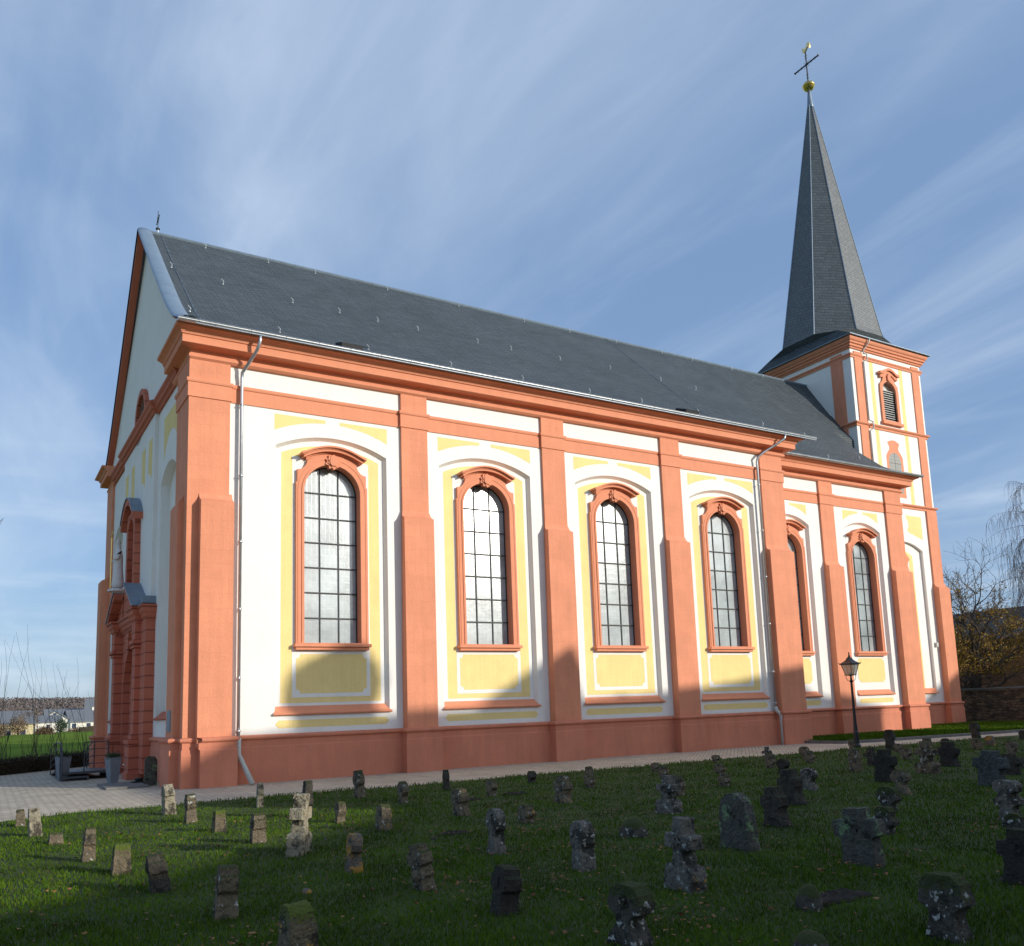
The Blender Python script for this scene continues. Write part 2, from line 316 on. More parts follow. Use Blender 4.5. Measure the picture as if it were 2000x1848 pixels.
STONES = [
 (-3.86, -6.95, 0.32, 'stub', 0.19, 0.14, 0, 'lich', 'short rounded stone post nearest the left edge beside the paving'),
 (-3.71, -8.86, 0.47, 'step', 0.22, 0.17, -4, 'pale', 'pale stepped sandstone marker leaning left at the lawn corner by the paving'),
 (-3.5, -10.25, 0.18, 'stub', 0.2, 0.19, 0, 'lich', 'low square broken stub on the sunlit grass, smallest of the left corner stones'),
 (-3.25, -12.63, 0.45, 'bar', 0.19, 0.14, 2, 'lich', 'narrow sunlit cross with orange lichen, between broken stub and moss capped block'),
 (-3.03, -14.03, 0.36, 'slab', 0.22, 0.19, 0, 'moss', 'square layered block with a thick bright green moss cap in the left lawn'),
 (-2.82, -15.62, 0.42, 'bar', 0.27, 0.18, -13, 'dark', 'dark cross leaning strongly left at the shade edge beside the moss capped block'),
 (-2.56, -17.42, 0.48, 'bar', 0.26, 0.18, 0, 'lich', 'tall rough pillar with white lichen spots standing in the shade, left foreground'),
 (-1.33, -7.17, 0.6, 'gable', 0.31, 0.2, -2, 'pale', 'bright pale stele with a little house roof top in front of the church corner'),
 (-1.28, -9.06, 0.52, 'bar', 0.22, 0.17, 0, 'lich', 'yellow lichened post just right of the roofed pale stele'),
 (-1.16, -10.78, 0.35, 'slab', 0.2, 0.17, 0, 'moss', 'short squared marker with dark mossy head on the sunlit lawn'),
 (-1.02, -12.63, 0.43, 'bar', 0.24, 0.19, 0, 'lich', 'stout cross with banded orange lichen, left of the tall cross on its block'),
 (0.41, -7.34, 0.51, 'bar', 0.17, 0.12, 0, 'pale', 'slim small cross on the lawn edge beside the flared downpipe outlet'),
 (0.55, -9.97, 0.67, 'clover', 0.31, 0.15, 0, 'dark', 'dark trefoil headed cross standing directly behind the tall cross on its block'),
 (-0.87, -14.12, 0.79, 'cross_base', 0.5, 0.18, 0, 'pale', 'tall latin cross on a thick block, half sunlit, biggest stone of the left half'),
 (2.61, -7.24, 0.61, 'bar', 0.26, 0.17, 0, 'lich', 'yellowish sunlit cross close to the church wall, right of the first window'),
 (2.84, -9.1, 0.45, 'wheel', 0.26, 0.14, 0, 'lich', 'small rosette headed cross with yellow mossy crown near the wall, front of second buttress'),
 (4.77, -7.18, 0.48, 'bar', 0.15, 0.12, 0, 'dark', 'slender dark post at the paving edge between the second and third buttress'),
 (0.75, -11.22, 0.36, 'wheel', 0.22, 0.14, 0, 'lich', 'little round headed cross catching the sun at its right side, mid left lawn'),
 (0.9, -12.77, 0.42, 'arch', 0.27, 0.17, 0, 'lich', 'small arched stone with a bright green sunlit patch on its side'),
 (-0.77, -15.94, 0.45, 'wheel_flare', 0.27, 0.14, 0, 'orange', 'cross with knobbed head and broad orange lichen band on its foot'),
 (-0.58, -17.51, 0.48, 'bar_boss', 0.3, 0.14, -12, 'lich', 'cross leaning left with an oval boss low on its shaft, centre left foreground'),
 (2.66, -12.0, 0.48, 'bar', 0.34, 0.19, 0, 'lich', 'square shouldered cross with a sun bleached edge, left of the low earth patch'),
 (-2.41, -19.13, 0.41, 'arch', 0.27, 0.21, 0, 'moss', 'big rounded block with brown moss crown cut by the bottom edge, left foreground'),
 (-1.58, -16.77, 0.06, 'rock', 0.16, 0.1, 0, 'orange', 'tiny sunken stone with orange lichen, nearly lost in the grass'),
 (1.08, -14.23, 0.06, 'rock', 0.19, 0.12, 0, 'dark', 'flat dark stone lying level with the grass left of centre'),
 (4.76, -9.35, 0.36, 'wheel', 0.29, 0.15, 0, 'lich', 'small rosette cross beside bare soil, between second and third buttress'),
 (7.02, -7.3, 0.31, 'wheel', 0.26, 0.15, 0, 'dark', 'round dark disc stone at the paving edge before the second window'),
 (4.98, -11.72, 0.53, 'cross_flare', 0.37, 0.19, 0, 'lich', 'medium cross with flared foot standing before the third buttress'),
 (8.66, -7.48, 0.32, 'stub', 0.22, 0.14, 0, 'lich', 'domed head stone peeping up behind a small rosette, below the third window'),
 (7.27, -9.43, 0.28, 'clover', 0.31, 0.15, 0, 'lich', 'small three lobed cross in front of the domed head stone'),
 (2.97, -13.7, 0.3, 'clover', 0.36, 0.17, 0, 'lich', 'wide low clover cross with pale right arm, centre of the lawn'),
 (1.09, -16.03, 0.58, 'wheel_flare', 0.3, 0.14, 0, 'grey', 'pale grey knobbed cross with broad flared foot, left of the wide clover cross'),
 (1.25, -17.71, 0.54, 'head', 0.29, 0.17, 0, 'grey', 'large round headed pillar with white speckled head and orange patch below'),
 (3.2, -16.1, 0.27, 'rock', 0.48, 0.29, 0, 'mossdark', 'humped mossy boulder like stone with one white spot'),
 (5.27, -14.45, 0.63, 'cross_base', 0.42, 0.2, 0, 'grey', 'grey cross on stepped block with a small round cross close behind its right arm'),
 (7.31, -12.43, 0.4, 'clover', 0.26, 0.14, 0, 'lich', 'small round cross tucked behind the right arm of the grey stepped cross'),
 (11.13, -7.08, 0.25, 'wheel', 0.22, 0.14, 0, 'lich', 'farthest left of two tiny lichened crosses near the paving under the fourth window'),
 (9.8, -9.02, 0.32, 'clover', 0.29, 0.14, -3, 'lich', 'tilted lichened clover cross touching the tiny cross near the paving'),
 (1.38, -19.24, 0.7, 'cross_base', 0.42, 0.18, 0, 'grey', 'massive broken cross set on a lichened boulder block, centre foreground'),
 (-0.49, -18.95, 0.42, 'bar', 0.29, 0.18, 5, 'black', 'black mossy cross leaning right with grass tuft on its head'),
 (-0.27, -20.48, 0.47, 'wheel_flare', 0.34, 0.18, 0, 'mossdark', 'round headed cross with moss rim and flared white stained foot, centre foreground'),
 (14.47, -5.91, 0.24, 'wheel', 0.24, 0.14, 0, 'lich', 'rearmost of three lichened crosses in a tight row, centre right'),
 (11.34, -9.37, 0.29, 'clover', 0.34, 0.15, -3, 'lich', 'middle one of three lichened crosses in a tight row, centre right'),
 (9.21, -11.71, 0.29, 'clover', 0.27, 0.15, 0, 'lich', 'front one of three lichened crosses in a tight row, centre right'),
 (15.87, -6.69, 0.42, 'cross', 0.36, 0.1, 0, 'grey', 'thin plain latin cross silhouetted against the paving near the second downpipe'),
 (13.53, -8.99, 0.4, 'clover', 0.31, 0.15, 0, 'lich', 'lichened clover cross directly in front of the thin plain cross'),
 (17.82, -6.4, 0.32, 'wheel', 0.31, 0.15, 0, 'lich', 'white spotted rosette at the paving edge, left of a twin'),
 (15.55, -8.58, 0.36, 'clover', 0.32, 0.15, -5, 'lich', 'white spotted clover cross leaning on the rosette behind it, near the last nave buttress'),
 (12.48, -10.38, 0.36, 'wheel', 0.31, 0.15, 0, 'black', 'round black headed cross rising behind the dark broad armed cross'),
 (7.43, -15.19, 0.62, 'cross_flare', 0.42, 0.22, 0, 'dark', 'dark broad armed cross between the black headed and the mushroom shaped stone'),
 (9.55, -13.73, 0.45, 'wheel_flare', 0.36, 0.15, 0, 'grey', 'mushroom shaped grey cross with dark rim right of the dark broad cross'),
 (5.29, -16.81, 0.57, 'cross_flare', 0.4, 0.19, -2, 'dark', 'wavy footed dark cross right behind the big arched headstone'),
 (3.5, -17.87, 0.69, 'arch_shoulder', 0.58, 0.14, -2, 'green', 'big arched headstone with green stains, widest upright slab of the lawn'),
 (3.62, -19.58, 0.62, 'cross_wide', 0.53, 0.17, -5, 'green', 'large leaning cross slab with a green streak down its face'),
 (1.63, -20.54, 0.22, 'rock', 0.25, 0.18, 0, 'mossdark', 'half sunken round stone with moss rim beside a dark earth patch'),
 (0.64, -21.41, 0.15, 'rock', 0.28, 0.2, 0, 'mossdark', 'green mossy stone cut by the bottom edge of the picture'),
 (20.48, -6.13, 0.42, 'bar', 0.17, 0.12, 0, 'lich', 'thin brown post touching the lamp column'),
 (13.72, -11.55, 0.56, 'slab', 0.26, 0.17, 0, 'lich', 'speckled grey block in front of the lamp column'),
 (15.54, -10.65, 0.48, 'cross', 0.42, 0.17, 0, 'dark', 'flat dark cross whose left arm reaches towards the lamp column'),
 (11.81, -13.79, 0.69, 'cross_wide', 0.48, 0.22, 0, 'black', 'broad black cross right of the lamp column'),
 (21.83, -6.61, 0.68, 'bar', 0.34, 0.19, 0, 'dark', 'upright squared cross against the far grass verge, behind the broad black cross'),
 (20.69, -7.73, 0.28, 'wheel', 0.26, 0.15, 0, 'lich', 'left of two small round stones at the far path'),
 (17.94, -9.97, 0.32, 'wheel', 0.31, 0.17, 0, 'lich', 'right of two small round stones at the far path'),
 (22.68, -7.44, 0.38, 'clover', 0.34, 0.17, 0, 'lich', 'mossy clover head showing above the large speckled cross'),
 (14.07, -13.26, 0.75, 'cross_base', 0.48, 0.26, 0, 'lich', 'large white speckled cross on rough block right of the small round stones'),
 (23.88, -7.3, 0.3, 'clover', 0.32, 0.17, 0, 'dark', 'dark clover head peeking above the wide footed black cross'),
 (16.15, -12.43, 0.62, 'cross_flare', 0.48, 0.24, 0, 'black', 'wide footed black cross right of the large speckled cross'),
 (9.94, -15.53, 0.46, 'wheel_flare', 0.34, 0.15, 0, 'lich', 'small knobbed cross with speckled cap in front of the broad black cross'),
 (7.64, -16.94, 0.4, 'wheel', 0.36, 0.15, 0, 'mossdark', 'speckled disc cross behind a dark clover cross, front of the knobbed cross'),
 (5.64, -18.36, 0.37, 'clover', 0.33, 0.14, 0, 'mossdark', 'dark speckled clover cross right behind the leaning green streaked slab'),
 (29.84, -4.75, 0.64, 'bar', 0.36, 0.2, 0, 'dark', 'tall squared cross at the far path, farthest of the right hand stones'),
 (22.85, -9.07, 0.36, 'slab', 0.29, 0.19, 0, 'lich', 'white speckled block standing before the tall squared cross at the path'),
 (25.01, -8.23, 0.35, 'arch', 0.29, 0.17, 0, 'orange', 'low rust coloured stone beside the white speckled block'),
 (12.26, -15.85, 0.68, 'cross_wide', 0.59, 0.24, 0, 'blue', 'broad bluish slab cross at the right side of the lawn'),
 (14.64, -14.85, 0.46, 'cross_wide', 0.51, 0.2, 0, 'dark', 'grey dark cross standing behind the bluish slab cross'),
 (20.37, -11.63, 0.44, 'wheel', 0.31, 0.15, 0, 'lich', 'rosette headed cross near the right edge behind the dark ones'),
 (28.91, -7.17, 0.36, 'bar', 0.26, 0.15, 0, 'dark', 'small dark cross cut by the right edge close to the far path'),
 (16.43, -14.05, 0.29, 'wheel', 0.31, 0.17, 0, 'mossdark', 'round stone near the right edge in front of the rosette headed cross'),
 (7.79, -18.78, 0.58, 'mushroom', 0.37, 0.17, 0, 'grey', 'mushroom capped cross with round side lobes near the right edge'),
 (6.69, -19.5, 0.28, 'clover', 0.29, 0.14, 0, 'mossdark', 'speckled black clover cross below the mushroom capped cross'),
 (3.87, -21.17, 0.52, 'cross_flare', 0.43, 0.19, 0, 'black', 'tall black cross cut by the right edge of the picture'),
 (1.63, -21.85, 0.48, 'wheel_wide', 0.37, 0.16, 0, 'mossdark', 'big wide headed cross with moss cap and pale lichen, right foreground'),
]

# ================================================================ CHURCH
church = empty('church', (0, 0, 0))
tag(church, 'salmon and white plastered baroque church with slate roofs and pointed steeple', 'church')
ZB0, ZB1 = 11.27, 11.83     # band
EAVE = 13.22
RIDGE_Y, RIDGE_Z = 8.74, 20.95
W = 2*RIDGE_Y
NX, CX = 25.05, 36.3        # nave end, choir end
CY = 2.1                    # choir wall set back

SF = S(0.0); SC = S(CY)
bays = [(1.35, 6.91, 4.585), (7.86, 12.47, 10.14), (13.45, 18.13, 15.76), (19.10, 23.70, 21.40)]
pil = [(6.91, 7.86), (12.47, 13.45), (18.13, 19.10), (23.70, NX)]
cbays = [(NX, 29.95, 27.66), (30.92, 35.02, 33.02)]
cpil = [(29.95, 30.92), (35.02, CX)]

def bay_wall(fr, a0, a1, c, hw, name, narrow=False, tags=None):
    rec = segarch(c, hw, 1.90, 10.14, .44)
    recin = segarch(c, hw-.08, 1.93, 10.08, .42)
    w = MB(fr); w.rect(a0, a1, 0.2, 12.55, -.20, 0, holes=[rec])
    b = len(w.v)
    # splayed reveal from the wall face back to the panel
    for p, q in zip(rec, recin): w.v.append(fr(p[0], p[1], 0.001)); w.v.append(fr(q[0], q[1], -.17))
    n = len(rec)
    for i in range(n): j = (i+1) % n; w.f.append([b+2*i, b+2*j, b+2*j+1, b+2*i+1])
    ow = .95 if not narrow else .86
    w.rect(a0, a1, .2, 12.55, -.5, -.17, holes=[arch(c, ow, 4.0, 8.83)])
    return w.build('wall', WHITE, church)

def make_window(fr, c, k=1.0, full=True):
    """arched leaded window in a moulded salmon surround; k scales widths"""
    hw = .91*k; zs = 8.80; zb = 4.02; F = -.17                      # F: depth of the panel face
    op = arch(c, hw, zb, zs)
    o1 = 1.14*k; R1 = hw+.24*k
    sh = []                                                           # outer outline, right side bottom to top
    sh += [(c+o1+.02, zb), (c+o1+.02, 9.06), (c+o1-.02, 9.08), (c+o1-.02, 9.52)]
    sh[-1] = (c+o1-.02, 9.47)
    sh += [(c+o1-.10, 9.475), (c+o1-.19*k, 9.52), (c+o1-.27*k, 9.60), (c+o1-.32*k, 9.70), (c+o1-.34*k, 9.80)]
    top = [(c+x*k, 9.78+.26*(1-(x/.82)**2)) for x in (.6, .3, 0, -.3, -.6)]
    sh2 = [(2*c-x, z) for x, z in reversed(sh)]
    outer = sh+top+sh2
    m = MB(fr); m.prism(outer, F-.02, F+.13, holes=[op])
    # reveal tube behind the surround
    m.prism(arch(c, hw+.05, zb-.03, zs), F-.27, F-.021, holes=[op])
    root = m.build('window', TRIM, church)
    q = MB(fr)                                                        # inner ring and outer fillet
    q.prism(arch(c, hw+.075, zb, zs), F+.132, F+.155, holes=[arch(c, hw+.002, zb+.001, zs)])
    ringo = arch(c, o1-.03, zb+.02, zs); ringi = arch(c, o1-.055, zb+.04, zs)
    q.prism(ringo, F+.132, F+.143, holes=[ringi])
    q.build('moulding', TRIM, root)
    sl = MB(fr); s = 1.22*k
    sl.rect(c-s+.05, c+s-.05, 3.84, 3.93, F, F+.17); sl.rect(c-s, c+s, 3.932, 4.03, F, F+.24); sl.build('sill', TRIM, root, bevel=.012)
    # hood: segmental moulding with upturned ends
    def hoodline(x, off): return 9.70+.31*(1-(x/1.0)**2)+off
    h = MB(fr)
    for (lo, hi, d, hx) in ((0.0, .06, .12, .84), (.062, .10, .17, .86), (.102, .17, .30, .96), (.172, .205, .33, .99), (.207, .265, .40, 1.05)):
        xs = [(-1+2*i/20)*hx for i in range(21)]
        fl = .05 if hi > .2 else 0
        P = [(c+x*k, hoodline(x, lo)+fl*.6*max(0, abs(x)-.88)/.17) for x in xs]+[(c+x*k, hoodline(x, hi)+fl*max(0, abs(x)-.88)/.17) for x in reversed(xs)]
        h.prism(P, F, F+d)
    h.build('hood', TRIM, root, bevel=.01)
    # cartouche on the keystone
    ct = MB(fr); zc = 9.80
    P = [(c+(.215+.03*cos(9*t)+.012*sin(4*t))*cos(t)*k, zc+(.22+.035*cos(9*t))*sin(t)) for t in [2*pi*i/72 for i in range(72)]]
    ct.prism(P, F+.05, F+.20)
    P = [(c+.115*cos(t)*k, zc+.14*sin(t)) for t in [2*pi*i/20 for i in range(20)]]; ct.prism(P, F+.19, F+.27)
    P = [(c+(.16+.02*cos(7*t))*cos(t)*k, zc+.02+(.17+.02*cos(7*t))*sin(t)) for t in [2*pi*i/56 for i in range(56)]]; ct.prism(P, F+.19, F+.235)
    ct.rect(c-.15*k, c+.15*k, 9.60, 9.72, F+.05, F+.165)
    ct.build('cartouche', TRIM, root)
    g = MB(fr); g.prism(arch(c, hw+.03, zb-.02, zs), F-.25, F-.23); g.build('pane', GLASS, root)
    b = MB(fr)
    for xx in (-.305, .305):
        zt = zs+math.sqrt(hw*hw-(xx*k)**2)
        b.rect(c+xx*k-.017, c+xx*k+.017, zb, zt, F-.225, F-.195)
    for i in range(1, 7):
        z = zb+.02+i*(zs-.02-zb)/6.0+.02
        if i == 6: z = zs+.03
        b.rect(c-hw, c+hw, z-.018, z+.018, F-.215, F-.182)
    b.prism(arch(c, hw+.0, zb, zs), F-.228, F-.20, holes=[arch(c, hw-.035, zb+.05, zs)])
    b.build('glazing_bar', BARS, root)
    return root

def painted(fr, c, hw, k, full):
    F = -.17
    if full:
        y = MB(fr); y.prism(segarch(c, 1.595, 2.26, 9.98, .36), F, F+.004, holes=[segarch(c, 1.2, 2.5, 9.9, .1)]); y.build('painted_panel', YELLOW, church)
        p = MB(fr); p.prism(segarch(c, 1.245, 2.42, 9.90, .12), F, F+.008, holes=[arch(c, 1.0, 4.0, 8.9)]); p.build('painted_border', WHITE, church)
    p = MB(fr); p.prism(notched(c, 1.125*k if full else 1.02, 2.54, 3.72, .13), F+.009, F+.012); p.build('painted_panel', YELLOW, church)
    p = MB(fr); p.prism(notched(c, hw-.04, 1.53, 1.755, .07), 0, .004); p.build('painted_panel', YELLOW, church)
    p = MB(fr)
    for sgn in (-1, 1):
        xo, xi = hw+.03, .23*k
        n = 10; bot = [(c+sgn*(xi+(xo-xi)*i/n), segz(c, hw+.03, 10.62, .42, c+sgn*(xi+(xo-xi)*i/n))) for i in range(n+1)]
        P = bot+[(c+sgn*xo, 11.14), (c+sgn*xi, 11.14)]
        p.prism(P, 0, .004)
    p.build('painted_panel', YELLOW, church)
    weathering(fr, c, hw, TRIM)
def weathering(fr, c, hw, m_):
    # flared weathering sill under the panel
    s = MB(); e = hw+.02; prof = [(-.169, 2.17), (-.12, 2.12), (-.05, 2.04), (.03, 1.98), (.10, 1.955), (.10, 1.925), (.075, 1.90), (-.169, 1.89)]
    pts = []
    for (d, z) in prof:
        ex = e+.03 if d > .05 else e-.10+.11*max(0, (d+.169)/.22)
        pts.append([fr(c-ex, z, d), fr(c+ex, z, d)])
    b = len(s.v)
    for a_, b_ in pts: s.v += [a_, b_]
    n = len(pts)
    for i in range(n): j = (i+1) % n; s.f.append([b+2*i, b+2*i+1, b+2*j+1, b+2*j])
    s.f.append([b+2*i for i in range(n)]); s.f.append([b+2*i+1 for i in reversed(range(n))])
    s.build('weathering_sill', m_, church)

for (a0, a1, c) in bays:
    bay_wall(SF, a0-.02, a1+.02, c, 1.82, 'wall'); painted(SF, c, 1.82, 1.0, True); make_window(SF, c)
for (a0, a1, c) in cbays:
    bay_wall(SC, a0-.02, a1+.02, c, 1.45, 'wall', True); painted(SC, c, 1.30+.02, .9, False); make_window(SC, c, .94)

def pilaster(fr, a0, a1, dn=.10, db=.36, zsb=8.15, name='pilaster'):
    m = MB(fr); m.rect(a0, a1, 1.2, ZB0+.001, -.25, dn); m.rect(a0, a1, ZB1, 12.5, -.25, dn-.001)
    o = m.build(name, SALMON, church)
    # buttress with a concave weathered shoulder
    prof = [(dn+.004, 8.42), (dn+.05, 8.28), (dn+.12, 8.20), (db, zsb), (db, 1.1)]
    b = MB(); e = .05
    P = [(-.1, 8.42)]+prof+[(-.1, 1.1)]
    for sgn, A in ((-1, a0-.003), (1, a1+.003)):
        for (d, z) in P:
            ww = e*max(0, min(1, (8.42-z)/.2))
            b.v.append(fr(A+sgn*ww, z, d))
    n = len(P)
    b.f += [[i, (i+1) % n, n+(i+1) % n, n+i] for i in range(n)]; b.f += [list(range(n)), [n+i for i in reversed(range(n))]]
    b.build('buttress', SALMON, church)
for a0, a1 in pil[:3]: pilaster(SF, a0, a1)
pilaster(SF, 23.70, NX); pilaster(SC, *cpil[0]); pilaster(SC, *cpil[1])
# corner pier at the west end: core, upper pilaster, three stepped lower buttresses
m = MB(); m.box(-.10, 1.38, -.10, 1.6, 1.2, ZB0+.001); m.box(-.099, 1.379, -.099, 1.599, ZB1, 12.5); m.build('corner_pier', SALMON, church)
def butt_s(a0, a1, fr, dn=.10, db=.42):
    prof = [(dn-.02, 8.42), (dn+.05, 8.28), (dn+.12, 8.20), (db, 8.10), (db, 1.1), (-.05, 1.1)]
    b = MB(); n = len(prof)
    for A in (a0, a1):
        for d, z in prof: b.v.append(fr(A, z, d))
    b.f += [[i, (i+1) % n, n+(i+1) % n, n+i] for i in range(n)]; b.f += [list(range(n)), [n+i for i in reversed(range(n))]]
    return b.build('buttress', SALMON, church)
butt_s(.53, 1.46, SF); butt_s(.33, 1.38, Wf(0.0), db=.27); butt_s(W-1.45, W-.42, Wf(0.0))
m = MB(); m.box(-.10, 1.38, W-1.6, W+.10, 1.2, 12.5); m.build('corner_pier', SALMON, church)
butt_s(.52, 1.50, lambda a, z, d: (a, W+d, z))

# ---- plinth following all the projections
PL = [(0, W)]
bt = lambda fr_x: None
pp = [(0.0, W+.30), (0, W-.35), (-.45, W-.35), (-.45, W-1.5), (0, W-1.5), (0, 10.56), (1.2, 10.56), (1.2, 6.92), (0, 6.92), (0, 1.46), (-.30, 1.46), (-.30, .27), (-.06, .27), (-.06, -.14), (.47, -.14), (.47, -.45), (1.52, -.45), (1.52, 0)]
for a0, a1 in pil[:3]: pp += [(a0-.06, 0), (a0-.06, -.38), (a1+.06, -.38), (a1+.06, 0)]
pp += [(23.64, 0), (23.64, -.38), (NX+.06, -.38), (NX+.06, CY)]
pp += [(cpil[0][0]-.06, CY), (cpil[0][0]-.06, CY-.38), (cpil[0][1]+.06, CY-.38), (cpil[0][1]+.06, CY), (cpil[1][0]-.06, CY), (cpil[1][0]-.06, CY-.38), (CX+.06, CY-.38), (CX+.06, 5.4)]
TX0, TX1, TY0, TY1 = 37.9, 44.48, 5.4, 12.05
pp += [(43.48, 5.4), (43.48, 5.02), (TX1+.12, 5.02), (TX1+.12, 6.4), (TX1, 6.4), (TX1, TY1), (CX, TY1), (CX, W-2.1), (NX, W-2.1), (NX, W+.30)]
prof = [(-.3, -.3), (.085, -.3), (.085, 1.02), (.06, 1.05), (.06, 1.22), (.075, 1.23), (.125, 1.27), (.13, 1.31), (.11, 1.35), (.04, 1.375), (-.3, 1.38)]
m = MB(); m.sweep(pp, prof, closed=True); m.build('plinth', PLINTH, church)
# ---- band course under the frieze, broken forward over the pilasters
def bandpath():
    p = [(0, W-1.55), (-.10, W-1.55)]
    p = [(-.10, W), (-.10, W-1.6), (0, W-1.6), (0, 1.6), (-.10, 1.6), (-.10, -.10), (1.38, -.10), (1.38, 0)]
    for a0, a1 in pil[:3]: p += [(a0, 0), (a0, -.10), (a1, -.10), (a1, 0)]
    p += [(23.70, 0), (23.70, -.10), (NX, -.10), (NX, CY)]
    p += [(cpil[0][0], CY), (cpil[0][0], CY-.1), (cpil[0][1], CY-.1), (cpil[0][1], CY), (cpil[1][0], CY), (cpil[1][0], CY-.1), (CX, CY-.1), (CX, 5.4)]
    return p
bp_full = bandpath()
bp_s = bp_full[4:]
prof = [(-.12, ZB0), (.035, ZB0), (.035, 11.70), (.06, 11.715), (.075, 11.76), (.075, 11.82), (.0, 11.835), (-.12, 11.835)]
m = MB(); m.sweep([(0, 1.6)]+bp_s, prof); m.build('band_course', TRIM, church)
# ---- main cornice
cp = [(0, 2.35), (0, 0), (NX, 0), (NX, CY), (CX, CY), (CX, 5.3)]
prof = [(-.1, 12.40), (.10, 12.42), (.17, 12.48), (.175, 12.54), (.13, 12.60), (.11, 12.61), (.11, 12.70), (.17, 12.73), (.50, 12.75), (.51, 12.76), (.51, 12.98), (.55, 12.99), (.56, 13.02), (.60, 13.08), (.70, 13.13), (.78, 13.15), (.80, 13.19), (.80, 13.215), (-.1, 13.215)]
m = MB(); m.sweep(cp, prof); m.build('cornice', TRIM, church)
cpn = [(3.0, W), (0, W), (0, W-1.75)]
m = MB(); m.sweep([(NX, W), (0, W), (0, W-1.9)][::1], [(-o, z) if False else (o, z) for o, z in prof]); 
m.v = [(x, y, z) for x, y, z in m.v]; m.build('cornice', TRIM, church)

# ---- west facade: wall with recess, string cornice, gable
CYF = 8.74
fwm = MB(Wf(0)); 
gab = [(0.3, .2), (W-.3, .2), (W-.3, 13.2)]
def rake(y):                                                       # roof line with bell-cast eaves
    t = RIDGE_Y-abs(y-RIDGE_Y)
    pts = [(-.95, 13.22), (.4, 13.85), (1.7, 14.80), (4.9, 17.56), (8.74, RIDGE_Z)]
    for (a, z0), (b, z1) in zip(pts, pts[1:]):
        if t <= b: return z0+(z1-z0)*(t-a)/(b-a)
    return RIDGE_Z
wallp = [(.3, .2), (W-.3, .2), (W-.3, 12.3)]; wallp = [(.3, .2), (W-.3, .2), (W-.3, 12.35), (.3, 12.35)]
recs = [segarch(3.3, 1.35, 1.90, 9.7, .5), segarch(W-3.3, 1.35, 1.90, 9.7, .5)]
dh = arch(CYF, 1.84, .25, 2.87); fwm.prism(wallp, -.4, 0, holes=recs+[dh]); fwm.prism(wallp, -.6, -.42, holes=[dh])
fwm.build('facade_wall', WHITE, church)
CYF = 8.74                                                           # portal axis as measured
g = MB(Wf(0)); ys = [.2+i*(W-.4)/40 for i in range(41)]
ov = [(CYF+.95*cos(t), 13.35+.85*sin(t)) for t in [2*pi*i/24 for i in range(24)]]
g.prism([(.2, 12.35)]+[(W-.2, 12.35)]+[(y, rake(y)-.12) for y in reversed(ys)], -.5, -.02, holes=[ov])
g.build('gable_wall', WHITE, church)
q = MB(Wf(0)); q.prism([(CYF+1.2*cos(t), 13.35+1.08*sin(t)) for t in [2*pi*i/24 for i in range(24)]], -.3, .12, holes=[ov])
qo = q.build('window', RUST, church)
q = MB(Wf(0)); q.prism(ov, -.32, -.3); q.build('pane', BARS, qo)
# rake mouldings (salmon edge) and zinc coping
def ribbon(name, m_, offz0, offz1, x0, x1, side=None):
    r = MB(); N_ = 40; ys = [-.3+(W+.6)*i/N_ for i in range(N_+1)]
    for y in ys:
        o0 = offz0 if y > RIDGE_Y else -.05
        for (x, oz) in ((x0, o0), (x1, o0), (x1, offz1), (x0, offz1)): r.v.append((x, y, rake(y)+oz))
    for i in range(N_):
        for k in range(4): r.f.append([4*i+k, 4*i+(k+1) % 4, 4*i+4+(k+1) % 4, 4*i+4+k])
    r.f += [[0, 1, 2, 3], [4*N_+3, 4*N_+2, 4*N_+1, 4*N_]]
    return r.build(name, m_, church)
ribbon('rake_moulding', RUSTP, -.26, -.02, -.20, .05)
cpg = MB(); N_ = 48; K = 9
for i in range(N_+1):
    y = -1.0+(W+2.0)*i/N_
    for k in range(K): a = pi*k/(K-1); cpg.v.append((.02-.27*cos(a), y, rake(y)+.02+.13*sin(a)))
for i in range(N_):
    for k in range(K-1): cpg.f.append([K*i+k, K*i+k+1, K*i+K+k+1, K*i+K+k])
cpg.build('gable_coping', COPE, church, smooth=True)
# facade string cornice with forward break in the middle
cpf = [(0, W-1.6), (0, 12.2), (-.12, 12.2), (-.12, 5.3), (0, 5.3), (0, 1.6)]
prof2 = [(-.05, 12.42), (.06, 12.44), (.08, 12.52), (.16, 12.56), (.18, 12.66), (.24, 12.72), (.25, 12.79), (-.05, 12.80)]
m = MB(); m.sweep(cpf, prof2); m.build('string_cornice', RUSTP, church)
m = MB(); m.sweep(cpf, [(-.05, 12.805), (.27, 12.79), (.28, 12.81), (-.05, 12.86)]); m.build('cornice_flashing', LEAD, church)
m = MB(Wf(0)); m.rect(5.3, 12.2, .3, 12.42, 0, .12, holes=[arch(CYF, 1.84, .35, 2.87)]); m.build('facade_wall', WHITE, church)
FR = Wf(-.12)
# painted yellow fields on the facade
p = MB(Wf(0)); F0 = 0
for c in (3.05, ):
    p.prism([(1.75, 11.9), (4.25, 11.9), (4.25, 10.45)]+[(1.75+2.5*(1-i/8), 10.45+.75*(1-((i/8-.5)*2)**2)-.0) for i in range(1, 8)]+[(1.75, 10.45)], 0, .004)
p.build('painted_panel', YELLOW, church)
for c in (6.1, 7.5, 9.9, 11.4):
    p = MB(FR); p.prism([(c-.38, 11.7), (c+.38, 11.7), (c+.38, 10.6), (c+.2, 10.5), (c-.2, 10.35), (c-.38, 10.2)], 0, .004)
    p.build('painted_panel', YELLOW, church)
p = MB(Wf(-.0)); p.rect(1.95, 2.5, 4.5, 9.5, -.399, -.395); p.build('painted_panel', YELLOW, church)
for c in (3.3, W-3.3): weathering(Wf(0), c, 1.28, RUSTP)
